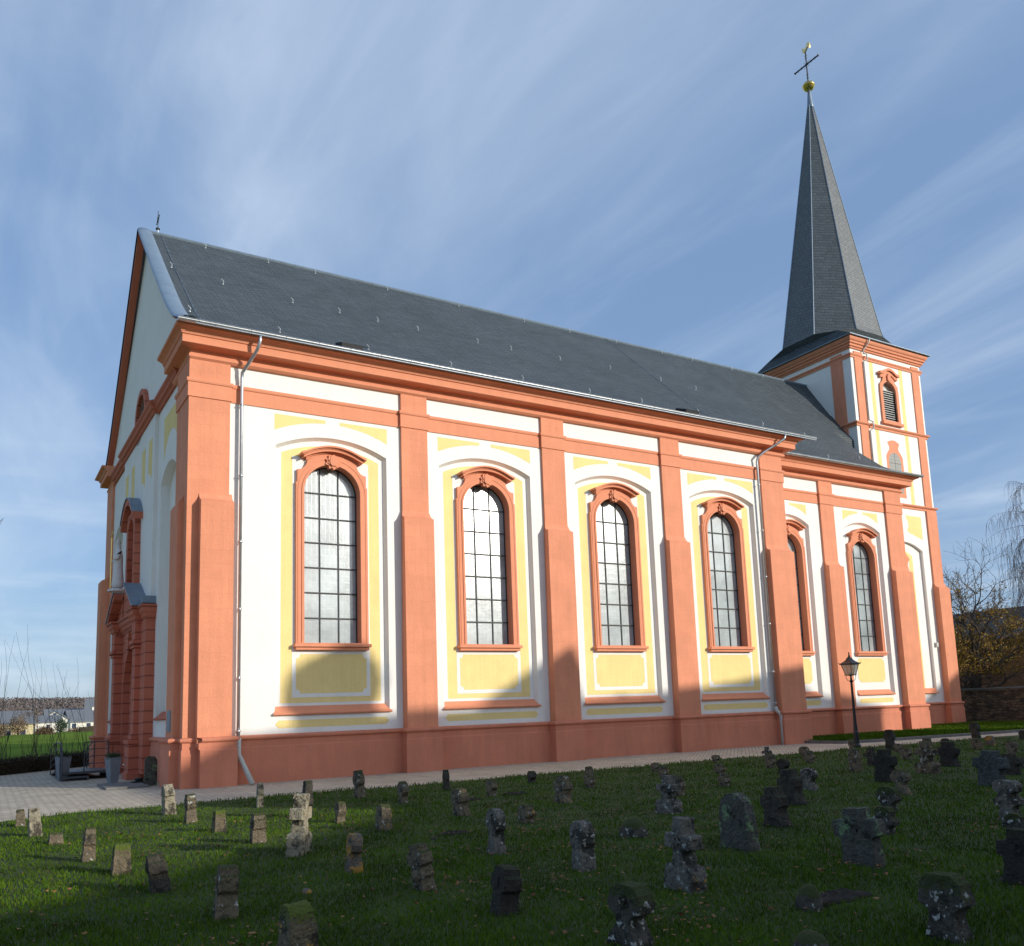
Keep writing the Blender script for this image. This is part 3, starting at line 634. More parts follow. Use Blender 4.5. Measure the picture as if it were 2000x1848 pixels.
# ---- portal
portal = MB(Wf(-.0)); PF = .62
H0, H1 = CYF-3.7, CYF+3.7
door = arch(CYF, 1.80, .25, 2.85); door2 = arch(CYF, 1.15, .25, 2.90)
portal.prism([(H0+1.0, .2), (H1-1.0, .2), (H1-1.0, 5.2), (H0+1.0, 5.2)], -.05, .18, holes=[door])
portal_o = portal.build('portal', RUST, church)
m = MB(Wf(0)); m.prism(arch(CYF, 1.85, .22, 2.9), -.4, -.051, holes=[door2]); m.build('inner_arch', RUST, portal_o)
m = MB(Wf(0)); m.prism(door2, -.62, -.55); m.build('door', DARK, portal_o)
m = MB(Wf(0)); m.prism([(CYF-.22, 4.5), (CYF+.22, 4.5), (CYF+.32, 5.1), (CYF-.32, 5.1)], .17, .34); m.build('keystone', RUST, portal_o)
for s_ in (-1, 1):
    c = CYF+s_*3.2
    m = MB(Wf(0)); m.rect(c-.5, c+.5, .2, 5.3, 0, .30); m.build('side_pier', RUST, portal_o)
    c = CYF+s_*2.45
    m = MB(Wf(0)); m.rect(c-.42, c+.42, .0, 1.15, 0, .60); m.rect(c-.50, c+.50, .0, .22, 0, .66); m.rect(c-.48, c+.48, 1.16, 1.30, 0, .64)
    m.rect(c-.30, c+.30, 1.31, 4.35, 0, .46); m.rect(c-.36, c+.36, 1.31, 1.5, 0, .52); m.rect(c-.36, c+.36, 4.36, 4.46, 0, .51); m.rect(c-.42, c+.42, 4.47, 4.62, 0, .56); m.rect(c-.34, c+.34, 4.63, 5.25, 0, .49)
    m.build('column', RUST, portal_o, bevel=.015)
ent = MB(); ent.sweep([(0, H1), (-.24, H1), (-.24, CYF+2.85), (-.42, CYF+2.85), (-.42, CYF+2.05), (-.2, CYF+2.05), (-.2, CYF-2.05), (-.42, CYF-2.05), (-.42, CYF-2.85), (-.24, CYF-2.85), (-.24, H0), (0, H0)],
    [(-.3, 5.2), (.03, 5.2), (.05, 5.30), (.10, 5.34), (.11, 5.42), (.18, 5.50), (.19, 5.60), (.24, 5.66), (.24, 5.72), (-.3, 5.74)]); ent.build('entablature', RUST, portal_o)
for s_ in (-1, 1):                                                  # broken pediment halves, with zinc on top
    a, b_ = CYF+s_*2.9, CYF+s_*1.3
    m = MB(Wf(0)); m.prism([(a+s_*.25, 5.73), (b_, 6.72), (b_, 6.50), (a-s_*.05, 5.73)], 0, .66); m.prism([(a, 5.735), (b_, 6.60), (b_, 5.735)], 0, .34); m.build('pediment', RUST, portal_o)
    m = MB(Wf(0)); m.prism([(a+s_*.30, 5.74), (a+s_*.30, 5.78), (b_, 6.78), (b_, 6.73)], 0, .70); m.build('pediment_flashing', LEAD, portal_o)
    m = MB(Wf(0)); m.prism([(H0+.0 if s_ < 0 else H1, 5.78), (CYF+s_*2.9, 5.78), (CYF+s_*2.9, 5.98), (CYF+s_*3.3, 5.92), (H0 if s_ < 0 else H1, 6.02)], 0, .42); m.build('pier_flashing', LEAD, portal_o)
# niche above the portal
nb = arch(CYF, .62, 6.6, 8.75)
m = MB(Wf(-.12)); m.prism([(CYF-1.1, 5.75), (CYF+1.1, 5.75), (CYF+.95, 9.1), (CYF+.75, 9.6), (CYF-.75, 9.6), (CYF-.95, 9.1)], 0, .20, holes=[nb]); m.prism(arch(CYF, .61, 6.61, 8.75), .0, .02)
niche = m.build('niche', RUST, church)
h = MB(Wf(-.12)); xs = [(-1+2*i/16)*1.4 for i in range(17)]
h.prism([(CYF+x, 9.10+.75*(1-x*x/2.0)) for x in xs]+[(CYF+x, 9.36+.75*(1-x*x/2.0)) for x in reversed(xs)], 0, .36); h.build('hood', RUST, niche)
h = MB(Wf(-.12)); h.prism([(CYF+x, 9.362+.75*(1-x*x/2.0)) for x in xs]+[(CYF+x, 9.41+.75*(1-x*x/2.0)) for x in reversed(xs)], 0, .40); h.build('flashing', LEAD, niche)
# little bronze plaque on the corner buttress side
m = MB(Wf(-.27)); m.rect(.65, 1.1, 1.55, 2.15, 0, .03); m.build('plaque', LEAD, church)

# back and hidden sides of the body, so nothing is open
m = MB(); m.box(.5, NX-.1, W-.4, W, 0, 13); m.box(NX-.4, NX-.001, CY+.3, W-.3, .1, 13); m.box(NX-.3, NX-.002, .02, CY+.4, .1, 12.6); m.box(NX, CX, W-2.5, W-2.1, .1, 13)
m.box(CX-.4, CX-.003, CY+.02, 5.5, .1, 12.6); m.box(CX-.4, CX-.003, TY1-.1, W-2.2, .1, 13)
m.box(CX-.2, TX0+.05, 5.43, TY1-.03, .1, 13.6); m.build('wall', WHITE, church)

# ---- roofs
def uvgrid(rows, name, m_, parent=church, smooth=False):
    """rows: list of lists of points (same length) from eave to ridge; uv in metres"""
    r = MB(); r.uv = []; nr = len(rows); nc = len(rows[0]); vacc = 0
    for i, row in enumerate(rows):
        if i: vacc += (Vector(rows[i][0])-Vector(rows[i-1][0])).length
        for p in row: r.v.append(tuple(p)); r.uv.append((p[0] if abs(rows[0][0][0]-rows[0][-1][0]) > 1 else p[1], vacc))
    for i in range(nr-1):
        for j in range(nc-1): r.f.append([i*nc+j, i*nc+j+1, (i+1)*nc+j+1, (i+1)*nc+j])
    return r.build(name, m_, parent, smooth=smooth, recalc=True)
NE = 26.42
prof_n = [(-.97, 13.235), (-.3, 13.50), (.4, 13.85), (1.0, 14.25), (1.7, 14.80), (3.2, 16.08), (4.9, 17.56), (6.8, 19.23), (8.74, RIDGE_Z)]
random.seed(3)
def wav(x, y): return .018*noise.noise(Vector((x*.5, y*.6, 3)))
xsn = [.18+(NE-.18)*i/40 for i in range(41)]
uvgrid([[(x, y, z+wav(x, y)) for x in xsn] for y, z in prof_n], 'nave_roof', SLATE)
uvgrid([[(x, W-y, z) for x in (.18, NE)] for y, z in prof_n], 'nave_roof', SLATE)
m = MB(); m.box(.2, NE-.02, -.95, -.88, 13.17, 13.232)
P = [(y, z-.004) for y, z in prof_n]+[(y, z-.10) for y, z in reversed(prof_n)]
b0 = len(m.v)
for x in (NE-.03, NE): m.v += [(x, y, z) for y, z in P]
n = len(P); m.f += [[b0+i, b0+(i+1) % n, b0+n+(i+1) % n, b0+n+i] for i in range(n)]
for i in range(len(prof_n)-1): m.f.append([b0+i, b0+i+1, b0+n-2-i, b0+n-1-i]); m.f.append([b0+n+i, b0+n+i+1, b0+2*n-2-i, b0+2*n-1-i])
m.build('verge_board', LEAD, church)
# choir roof: warped surface ending in a hip
left = [(NX-.4, 1.18, 13.235), (NX-.4, 1.9, 13.72), (NX-.4, 2.7, 14.72), (NX-.4, 3.4, 15.62), (NX-.4, 4.9, 17.50), (NX-.4, 6.8, 19.2), (NX-.4, 8.74, RIDGE_Z-.01)]
hip = [(37.22, 1.18, 13.235), (37.05, 2.2, 13.62), (36.85, 3.3, 14.32), (36.5, 4.4, 15.35), (36.05, 5.7, 16.95), (35.7, 7.1, 18.80), (35.2, 8.74, RIDGE_Z-.01)]
rows = []
for a, b_ in zip(left, hip): rows.append([tuple(Vector(a).lerp(Vector(b_), j/24)+Vector((0, 0, wav(j*.5, a[1])))) for j in range(25)])
uvgrid(rows, 'choir_roof', SLATE)
uvgrid([[(p[0], W-p[1], p[2]) for p in (a, b_)] for a, b_ in zip(left, hip)], 'choir_roof', SLATE)
# hipped east end and the link to the tower
r = MB(); r.uv = []
T1 = (37.95, 8.74, RIDGE_Z+.0)
for side in (0, 1):
    for i in range(len(hip)-1):
        f = lambda p: (p[0], p[1] if not side else W-p[1], p[2])
        a, b_ = hip[i], hip[i+1]; zz0 = a[2]; zz1 = b_[2]
        if b_[1] < 5.9:
            q = [f(a), f(b_), (37.26, f(b_)[1], 13.235), (37.26, f(a)[1], 13.235)]
        else: q = [f(a), f(b_), (37.95, f(b_)[1], b_[2]-.35*min(1, (8.74-b_[1])/2)), (37.95, f(a)[1], a[2]-.35)]
        b0 = len(r.v); r.v += q; r.uv += [(p[0], p[2]) for p in q]; r.f.append([b0, b0+1, b0+2, b0+3])
for sy in (lambda y: y, lambda y: W-y):
    b0 = len(r.v); q = [(36.05, sy(5.7), 16.95), (37.95, sy(5.7), 16.6), (37.95, sy(5.7), 13.2), (37.26, sy(5.7), 13.2)]; r.v += q; r.uv += [(p[0], p[2]) for p in q]; r.f.append([b0, b0+1, b0+2, b0+3])
r.build('hip_roof', SLATE, church)
# ridge caps
m = MB(); m.tube([(.1, RIDGE_Y, RIDGE_Z+.02), (TX0, RIDGE_Y, RIDGE_Z+.02)], .07, 6); m.build('ridge_cap', LEAD, church)
# gutters
def gutter(p0, p1, name='gutter'):
    m = MB(); K = 8; P0 = Vector(p0); P1 = Vector(p1); n = int((P1-P0).length/1.0)
    for r_ in (.095, .085):
        b0 = len(m.v)
        for P in (P0, P1):
            for k in range(K+1): a = pi+pi*k/K; m.v.append((P.x, P.y+r_*cos(a), P.z+r_*sin(a)))
        for k in range(K): m.f.append([b0+k, b0+k+1, b0+K+2+k, b0+K+1+k])
    m.tube([P0+Vector((0, -.095, 0)), P1+Vector((0, -.095, 0))], .016, 6)
    for i in range(1, n):
        P = P0.lerp(P1, i/n); m.tube([P+Vector((0, .10*cos(R(a)), .10*sin(R(a)))) for a in range(180, 361, 30)], .008, 4)
    for P in (P0, P1): m.prism([(.095*cos(R(a)), .095*sin(R(a))) for a in range(180, 361, 20)], -.003, .003, fr=lambda a, z, d, P=P: (P.x+d, P.y+a, P.z+z))
    return m.build(name, ZINC, church, recalc=True, smooth=False)
gutter((-.28, -.90, 13.27), (26.45, -.90, 13.27)); gutter((26.1, 1.22, 13.27), (37.25, 1.22, 13.27))
def bracket(m, p):                                             # pipe clamp
    m.lathe([(.066, -.025), (.072, -.02), (.072, .02), (.066, .025)], p, 10)
def downpipe(top, pts, foot, braces):
    m = MB(); m.tube(pts, .052, 10)
    for z in braces: bracket(m, (pts[-1][0], pts[-1][1], z))
    o = m.build('downpipe', ZINC, church, smooth=True)
    f = MB(); f.tube(foot, .075, 10); f.build('pipe_foot', PIPE, o, smooth=True); return o
px_, py_ = 1.70, -.16
downpipe(None, [(2.05, -.90, 13.2), (2.05, -.88, 13.0), (2.0, -.78, 12.78), (1.80, -.36, 12.38), (px_, -.20, 12.2), (px_, py_, 12.0), (px_, py_, .85)],
         [(px_, py_-.03, 1.30), (px_, py_-.05, .85), (px_+.06, py_-.10, .70), (px_+.30, py_-.46, .02)], (11.2, 9, 7, 5, 3, 1.5))
px_ = 23.46
downpipe(None, [(24.55, -.90, 13.2), (24.5, -.86, 13.0), (24.2, -.6, 12.75), (23.75, -.34, 12.45), (px_, -.22, 12.2), (px_, -.16, 12.0), (px_, -.16, 1.5)],
         [(px_, -.16, 1.55), (px_, -.2, 1.4), (px_+.12, -.30, 1.22), (px_+.13, -.30, .0)], (11, 9, 7, 5, 3, 1.7))
# snow hooks on the slates
hm = MB(); hm.tube([(0, 0, 0), (.02, -.04, .04), (.04, -.07, .09), (.03, -.06, .14), (-.01, -.06, .17), (-.04, -.08, .19)], .013, 5); hm.tube([(0, 0, -.0), (.03, -.09, .0)], .012, 5)
def zroof(y, prof=prof_n):
    for (a, z0), (b_, z1) in zip(prof, prof[1:]):
        if y <= b_: return z0+(z1-z0)*(y-a)/(b_-a)
    return RIDGE_Z
hk = [(2.2, 8.3), (4.7, 8.3), (6.7, 8.3), (10.0, 8.3), (.45, 5.2), (2.1, 4.6), (.4, 1.3), (4.5, 4.2), (3.1, .9), (6.3, 4.2), (7.8, 4.1), (6.1, .8), (9.5, 4.1), (12.2, 4.1), (13.8, 4.1), (16.3, 4.1), (19.2, 4.3), (9.2, .7), (12.2, .7), (15.3, .7), (18.0, .8), (22.1, 4.2), (24.1, 4.0), (21.1, .8), (13.6, 8.35), (17.2, 8.35), (19.9, 8.35), (22.9, 8.4), (26.0, 8.4), (28.2, 8.4), (31.2, 8.4), (33.7, 8.4), (25.0, .8)]
first = None
for x, y in hk:
    if first is None: first = hm.build('snow_hook', HOOK, church); o = first
    else: o = first.copy(); COL.objects.link(o); o.parent = church
    o.location = (x, y, zroof(y)+.01)
for j, i in ((3, 3), (8, 3), (14, 3), (20, 2), (4, 1), (12, 1)):
    o = first.copy(); COL.objects.link(o); o.parent = church; o.location = rows[i][j]
# lightning conductor lines over the roof
for xa in (.62, 21.6):
    m = MB(); pts = [(xa+(.9 if xa > 2 else 0)*(y/8.7), y, z+.04) for y, z in prof_n]; m.tube(pts, .008, 4)
    for i in range(22): y = -.6+9.2*i/22; m.tube([(xa+(.9 if xa > 2 else 0)*(y/8.7), y, zroof(y)), (xa+(.9 if xa > 2 else 0)*(y/8.7), y, zroof(y)+.07)], .016 if xa < 2 else .010, 4)
    m.build('lightning_conductor', LEAD, church)
# roof lights
def skylight(x, y):
    z = zroof(y); s = math.atan2(zroof(y+.3)-z, .3); m = MB()
    m.box(-.36, .36, -.34, .34, -.02, .16); o = m.build('roof_light', IRON, church); o.location = (x, y, z+.03); o.rotation_euler = (s-R(8), 0, 0)
    m = MB(); m.box(-.31, .31, -.29, .29, .161, .17); m.build('pane', GLASS_D, o)
GLASS_D = mat('dark_glass', (.03, .05, .09), .08, spec=1)
skylight(5.2, .15); skylight(19.95, .2)

# ---- finial cross on the west gable
m = MB(); m.lathe([(.05, 0), (.04, .18), (.02, .20)], (.50, RIDGE_Y, RIDGE_Z), 8); fc = m.build('gable_cross', ZINC, church)
m = MB(); m.lathe([(.02, .18), (.08, .21), (.08, .25), (.02, .30)], (.50, RIDGE_Y, RIDGE_Z), 10)
m.tube([(.50, RIDGE_Y, RIDGE_Z+.25), (.50, RIDGE_Y, RIDGE_Z+1.0)], .013, 6)
m.tube([(.50, RIDGE_Y-.42, RIDGE_Z+.62), (.50, RIDGE_Y+.42, RIDGE_Z+.62)], .013, 6)
for s_ in (-1, 1):
    m.tube([(.50, RIDGE_Y+s_*.3, RIDGE_Z+.62), (.50, RIDGE_Y, RIDGE_Z+.86)], .009, 5); m.tube([(.50, RIDGE_Y+s_*.3, RIDGE_Z+.62), (.50, RIDGE_Y, RIDGE_Z+.4)], .009, 5)
m.build('cross', IRON, fc)
# the west front is very slightly out of square with the nave wall
skip = ('nave_roof', 'gable_coping', 'gutter', 'ridge_cap', 'rake_moulding', 'snow_hook', 'lightning_conductor', 'gable_cross', 'cross', 'roof_light', 'verge_board', 'downpipe')
def skew(o):
    if o.type == 'MESH' and not o.name.startswith(skip) and o.location.length == 0:
        for v in o.data.vertices:
            if v.co.x < .45 and v.co.y > -1.2:
                x = v.co.x
                if o.name.startswith('cornice') and x < 0: x *= .75
                v.co.x = x+.30*(1-max(0, min(1, v.co.y/W)))*max(0, min(1, (.47-x)/.12))
    for c in o.children: skew(c)
for c in church.children: skew(c)

# ---------------------------------------------------------------- TOWER (part of the church)
TC = (TX0+TX1)/2; TYC = (TY0+TY1)/2
ST = S(TY0)
m = MB(); m.box(TX0, TX1, TY0+.35, TY1, .1, 22.3)
tower = m.build('tower', WHITE, church)
bw = arch(41.12, .62, 18.12, 19.95)                               # belfry opening
m = MB(ST); m.rect(TX0+.002, TX1-.002, .1, 22.3, -.4, 0, holes=[bw, segarch(41.15, 1.75, 2.05, 10.3, .5)]); m.rect(39.2, 43.2, 1.9, 11, -.5, -.18); m.build('tower_front', WHITE, tower)
def tsweep(prof, name, m_, x0=TX0, x1=TX1, y0=TY0, y1=TY1):
    s = MB(); s.sweep([(x0, y1), (x0, y0), (x1, y0), (x1, y1)], prof, closed=True); return s.build(name, m_, tower)
tsweep([(-.1, 22.12), (.08, 22.14), (.10, 22.22), (.17, 22.25), (.18, 22.36), (.26, 22.40), (.28, 22.50), (.34, 22.54), (.38, 22.62), (.40, 22.74), (-.1, 22.76)], 'tower_cornice', TRIM)
for z, hh, dd in ((21.60, .22, .12), (17.42, .24, .16), (12.82, .24, .18)):
    tsweep([(-.1, z), (.05, z), (.06, z+hh*.45), (dd*.7, z+hh*.55), (dd, z+hh*.8), (dd, z+hh), (-.1, z+hh+.01)], 'string_course', TRIM)
def tp(fr, a0, a1, z0, z1, d=.06): mm = MB(fr); mm.rect(a0, a1, z0, z1, -.05, d); return mm.build('pilaster', SALMON, tower)
WT = Wf(TX0)
for z0, z1 in ((13.06, 17.42), (17.66, 21.6), (21.82, 22.0)):
    tp(ST, 38.18, 38.92, z0, z1); tp(ST, 43.58, 44.26, z0, z1)
    tp(WT, 5.98, 6.80, z0, z1); tp(WT, 10.6, 11.4, z0, z1)
tp(ST, 43.58, TX1+.05, 1.2, 12.82, .10); tp(ST, TX0-.02, 38.9, 1.2, 12.82, .10)
m = MB()
P = [(-.1, 8.42), (.11, 8.42), (.15, 8.28), (.22, 8.20), (.38, 8.10), (.38, 1.1), (-.1, 1.1)]
for A in (43.55, TX1+.13): m.v += [ST(A, z, d) for d, z in P]
n = len(P); m.f += [[i, (i+1) % n, n+(i+1) % n, n+i] for i in range(n)]+[list(range(n)), [n+i for i in reversed(range(n))]]; m.build('buttress', SALMON, tower)
# yellow strips
for z0, z1 in ((13.06, 17.42), (17.66, 21.6)):
    for a in (39.55, 42.32):
        m = MB(ST); m.rect(a, a+.34, z0, z1, 0, .004); m.build('painted_panel', YELLOW, tower)
# belfry window
m = MB(ST); c = 41.12
outer = [(c-.86, 18.0), (c+.86, 18.0), (c+.86, 20.0), (c+.82, 20.35), (c+.60, 20.55), (c+.50, 20.78), (c+.50, 21.05), (c-.50, 21.05), (c-.50, 20.78), (c-.60, 20.55), (c-.82, 20.35), (c-.86, 20.0)]
m.prism(outer, .0, .10, holes=[bw]); m.prism(arch(c, .66, 18.10, 19.95), -.38, -.001, holes=[bw]); bel = m.build('belfry_window', TRIM, church)
m = MB(ST); m.rect(c-.95, c+.95, 17.84, 18.02, 0, .20); m.build('sill', TRIM, bel, bevel=.01)
m = MB(ST)
xs = [(-1+2*i/16)*.90 for i in range(17)]
hz = lambda x: 21.0+.22*(1-(x/.55)**2) if abs(x) < .55 else 21.0-.06*math.sin(min(1, (abs(x)-.55)/.3)*pi/2)
m.prism([(c+x, hz(x)) for x in xs]+[(c+x, hz(x)+.15) for x in reversed(xs)], 0, .26); m.prism([(c+x*.9, hz(x)-.20) for x in xs]+[(c+x*.9, hz(x)-.002) for x in reversed(xs)], 0, .16); m.build('hood', TRIM, bel)
m = MB(ST); m.prism([(c+(.17+.03*cos(7*t))*cos(t), 20.78+(.24+.03*cos(7*t))*sin(t)) for t in [2*pi*i/56 for i in range(56)]], .05, .19); m.build('cartouche', TRIM, bel)
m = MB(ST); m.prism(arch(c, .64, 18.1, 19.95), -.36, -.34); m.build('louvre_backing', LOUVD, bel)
for i in range(14):
    z = 18.2+i*.142
    m = MB(ST); m.prism([(c-.62, z), (c+.62, z), (c+.62, z+.03), (c-.62, z+.03)], -.1, -.1)
    m.v = []; m.f = []
    fr = ST
    q = [(-.30, z+.10), (-.06, z-.02), (-.06, z+.02), (-.30, z+.125)]
    for A in (c-.62, c+.62): m.v += [fr(A, zz_, d) for d, zz_ in q]
    m.f = [[i_, (i_+1) % 4, 4+(i_+1) % 4, 4+i_] for i_ in range(4)]+[[0, 1, 2, 3], [7, 6, 5, 4]]; m.build('louvre', LOUV, bel)
m = MB(ST); m.prism([(c-.6, 20.05), (c+.6, 20.05)]+arc(c, 19.95, .62, 10, 170, 12), -.30, -.26); m.build('louvre_head', LOUV, bel)
# painted blind window: flat paint on the wall
bl = arch(41.12, .56, 13.72, 15.60)
m = MB(ST); c = 41.12
outer = [(c-.80, 13.45), (c+.80, 13.45), (c+.78, 13.6), (c+.78, 15.9), (c+.62, 16.15), (c+.46, 16.3), (c+.42, 16.5), (c+.52, 16.65), (c+.56, 16.78)]+[(c+x, 16.80+.14*(1-(x/.5)**2)) for x in (.4, .2, 0, -.2, -.4)]+[(c-.56, 16.78), (c-.52, 16.65), (c-.42, 16.5), (c-.46, 16.3), (c-.62, 16.15), (c-.78, 15.9), (c-.78, 13.6)]
m.prism(outer, 0, .004, holes=[bl]); bo = m.build('painted_window', TRIM, church)
m = MB(ST); m.prism(arch(41.12, .57, 13.71, 15.6), 0, .003); m.build('painted_panes', BLIND, bo)
m = MB(ST); m.rect(c-.012, c+.012, 13.72, 16.15, .004, .007)
for z in (14.3, 14.9, 15.5): m.rect(c-.55, c+.55, z, z+.02, .0075, .009)
m.build('painted_bars', BARS, bo)
# lower bay of the tower: recess, yellow panels, door surround
m = MB(ST); m.prism([(41.55, 12.40), (43.05, 12.40), (43.05, 11.0)]+[(43.05-1.5*i/8, 11.0+.42*(i/8)) for i in range(1, 8)]+[(41.62, 11.5), (41.8, 11.75), (41.75, 12.05)], 0, .004); m.build('painted_panel', YELLOW, tower)
m = MB(ST); m.prism([(41.55, 2.1), (42.1, 2.1), (42.1, 10.0), (41.3, 10.35), (41.3, 10.1), (41.72, 9.8), (41.72, 2.1)], -.18, -.176); m.build('painted_panel', YELLOW, tower)
m = MB(ST); c = 40.25
m.prism([(39.0, 1.2), (c+1.1, 1.2), (c+1.1, 2.5), (c+1.22, 2.5), (c+1.22, 2.62), (c+1.08, 2.7), (c+1.08, 4.9), (c+.95, 5.4), (c+.95, 5.62), (c+1.30, 5.72), (c+1.1, 5.8), (c+1.02, 9.1), (c+.95, 9.35), (c+1.0, 9.55), (c+1.2, 9.72), (c+.8, 10.1), (39.0, 10.2)], -.18, .10); m.build('door_surround', TRIM, tower)
m = MB(ST); m.rect(41.3, 42.85, 1.9, 1.98, -.1, .16); m.prism([(41.3, 1.98), (42.85, 1.98), (42.75, 2.2), (41.3, 2.2)], -.17, .02); m.build('weathering_sill', TRIM, tower)
m = MB(ST); m.rect(43.15, 43.3, 4.6, 4.85, 0, .14); m.build('floodlight', PIPE, tower)
# tower downpipe
m = MB(); X = 38.98; Y = TY0-.12
m.tube([(X+.1, Y-.42, 22.72), (X+.1, Y-.3, 22.5), (X, Y, 22.2), (X, Y, 21.95), (X+.12, Y-.12, 21.9), (X+.12, Y-.14, 21.55), (X-.06, Y, 21.45), (X-.06, Y, 17.85), (X+.10, Y-.12, 17.75), (X+.1, Y-.14, 17.35), (X-.06, Y, 17.2), (X-.06, Y, 14.6)], .045, 8); m.build('downpipe', PIPE, tower, smooth=True)
# spire skirt and octagonal spire
SXC, SYC = 40.45, 8.72
ap, hb, zsp = 2.96, 1.23, 23.75
EX0, EX1, EY0, EY1, ZE = 37.42, 44.95, 4.92, 12.52, 22.80
octa = lambda a, h, z: [(SXC-h, SYC-a, z), (SXC+h, SYC-a, z), (SXC+a, SYC-h, z), (SXC+a, SYC+h, z), (SXC+h, SYC+a, z), (SXC-h, SYC+a, z), (SXC-a, SYC+h, z), (SXC-a, SYC-h, z)]
def facet(pts, nm, m_, udir, par=tower):
    """pts: polygon list; uv from udir and slope"""
    r = MB(); r.uv = []; U_ = Vector(udir).normalized(); P0 = Vector(pts[0]); nrm = (Vector(pts[1])-P0).cross(Vector(pts[2])-P0).normalized(); V_ = nrm.cross(U_)
    for p in pts: r.v.append(tuple(p)); d = Vector(p)-P0; r.uv.append((d.dot(U_)+P0.x+P0.y, abs(d.dot(V_))))
    r.f.append(list(range(len(pts)))); return r
def join(parts, nm, m_, par):
    r = MB(); r.uv = []
    for p in parts:
        b0 = len(r.v); r.v += p.v; r.uv += p.uv; r.f += [[b0+i for i in f] for f in p.f]
    return r.build(nm, m_, par)
eo = [(EX0, EY0, ZE), (EX1, EY0, ZE), (EX1, EY1, ZE), (EX0, EY1, ZE)]
oc = octa(ap, hb, zsp)
mid = lambda p, q, t, dz: tuple(Vector(p).lerp(Vector(q), t)+Vector((0, 0, dz)))
parts = []
corners = [(EX0, EY0), (EX1, EY0), (EX1, EY1), (EX0, EY1)]
# four trapezoid skirts with a slight sag, and broach triangles under the diagonal faces
mc = [(SXC-ap*.93, SYC-ap*.93), (SXC+ap*.93, SYC-ap*.93), (SXC+ap*.93, SYC+ap*.93), (SXC-ap*.93, SYC+ap*.93)]
zm = 23.42
M4 = [(mc[0][0], mc[0][1], zm), (mc[1][0], mc[1][1], zm), (mc[2][0], mc[2][1], zm), (mc[3][0], mc[3][1], zm)]
ud = [(1, 0, 0), (0, 1, 0), (1, 0, 0), (0, 1, 0)]
pair = [(0, 1), (2, 3), (4, 5), (6, 7)]
for k in range(4):
    a, b_ = eo[k], eo[(k+1) % 4]; ma, mb = M4[k], M4[(k+1) % 4]; o0, o1_ = oc[pair[k][0]], oc[pair[k][1]]
    parts.append(facet([a, b_, mb, ma], '', SLATE, ud[k]))
    parts.append(facet([ma, mb, o1_, o0], '', SLATE, ud[k]))
    oprev = oc[pair[k-1][1]]
    parts.append(facet([ma, o0, oprev], '', SLATE, (1, -1, 0)))
join(parts, 'spire_skirt', SLATE, tower)
apx = Vector((40.70, SYC, 42.15)); parts = []
def at_h(p, t): return tuple(Vector(p).lerp(apx, t))
# slightly curved (entasis) faces: bell-cast at foot
lv = [(0, 1.0), (.02, .972), (.12, .872), (.94, .058)]
for k in range(8):
    a, b_ = oc[k], oc[(k+1) % 8]; cen = Vector((SXC, SYC, 0))
    prev = None
    for i in range(len(lv)-1):
        q = []
        for (t, s_) in (lv[i], lv[i+1]):
            z = zsp+(42.0-zsp)*t; cc = Vector((SXC, SYC, 0)).lerp(Vector((apx.x, apx.y, 0)), t)
            q.append([(cc.x+(p[0]-SXC)*s_, cc.y+(p[1]-SYC)*s_, z) for p in (a, b_)])
        u_ = Vector(b_)-Vector(a); f_ = facet([q[0][0], q[0][1], q[1][1], q[1][0]], '', SPIRE, u_)
        off = (42-zsp)*lv[i][0]; f_.uv = [(x, y+off) for x, y in f_.uv]; parts.append(f_)
join(parts, 'spire', SPIRE, tower)
m = MB()
for k in range(8):                                               # lead rolls on the arrises
    pts = []
    for (t, s_) in lv:
        z = zsp+(42.0-zsp)*t; cc = Vector((SXC, SYC, 0)).lerp(Vector((apx.x, apx.y, 0)), t); pts.append((cc.x+(oc[k][0]-SXC)*s_*1.003, cc.y+(oc[k][1]-SYC)*s_*1.003, z))
    m.tube(pts, .028, 5)
m.build('arris_roll', LEAD, tower)
m = MB(); m.lathe([(.23, 40.75), (.21, 40.95), (.12, 41.8), (.10, 42.15)], (apx.x+.0, apx.y, 0), 12); m.build('spire_cap', LEAD, tower, smooth=True)
gut = MB(); pr = [(0, 22.74), (.07, 22.76), (.08, 22.81), (.06, 22.81), (.05, 22.78), (0, 22.78)]
gut.sweep([(EX0, EY1), (EX0, EY0), (EX1, EY0), (EX1, EY1)], [(o-.02, z) for o, z in pr], closed=True); gut.build('gutter', LEAD, tower)
m = MB(); m.lathe([(.05, -.34), (.2, -.30), (.33, -.18), (.40, -.02), (.415, 0.0), (.415, .03), (.40, .04), (.34, .17), (.22, .28), (.06, .33)], (apx.x, apx.y, 42.40), 20); ball = m.build('finial_ball', GOLD, tower, smooth=True)
m = MB(); m.tube([(apx.x, apx.y, 42.65), (apx.x, apx.y, 44.95)], .045, 6)
dx, dy = cos(R(90)), sin(R(90))
m.tube([(apx.x-.0, apx.y-.98, 44.02), (apx.x, apx.y+.98, 44.02)], .05, 6)
for sy in (-.98, .98): m.tube([(apx.x, apx.y+sy-.02, 44.02), (apx.x, apx.y+sy+.02, 44.02)], .085, 6)
for z in (43.0, 43.25, 44.45, 44.65): m.tube([(apx.x, apx.y-.12, z), (apx.x, apx.y+.12, z+.05)], .016, 4)
for yy in (-.7, -.4, .4, .7): m.tube([(apx.x, apx.y+yy, 43.9), (apx.x, apx.y+yy+.04, 44.14)], .016, 4)
for a in (45, 135, 225, 315): m.tube([(apx.x, apx.y, 44.02), (apx.x, apx.y+.3*cos(R(a)), 44.02+.3*sin(R(a)))], .014, 4)
m.build('spire_cross', IRON, tower)
m = MB(lambda a, z, d: (apx.x+d+a*.35, apx.y+a*.94, 44.95+z))
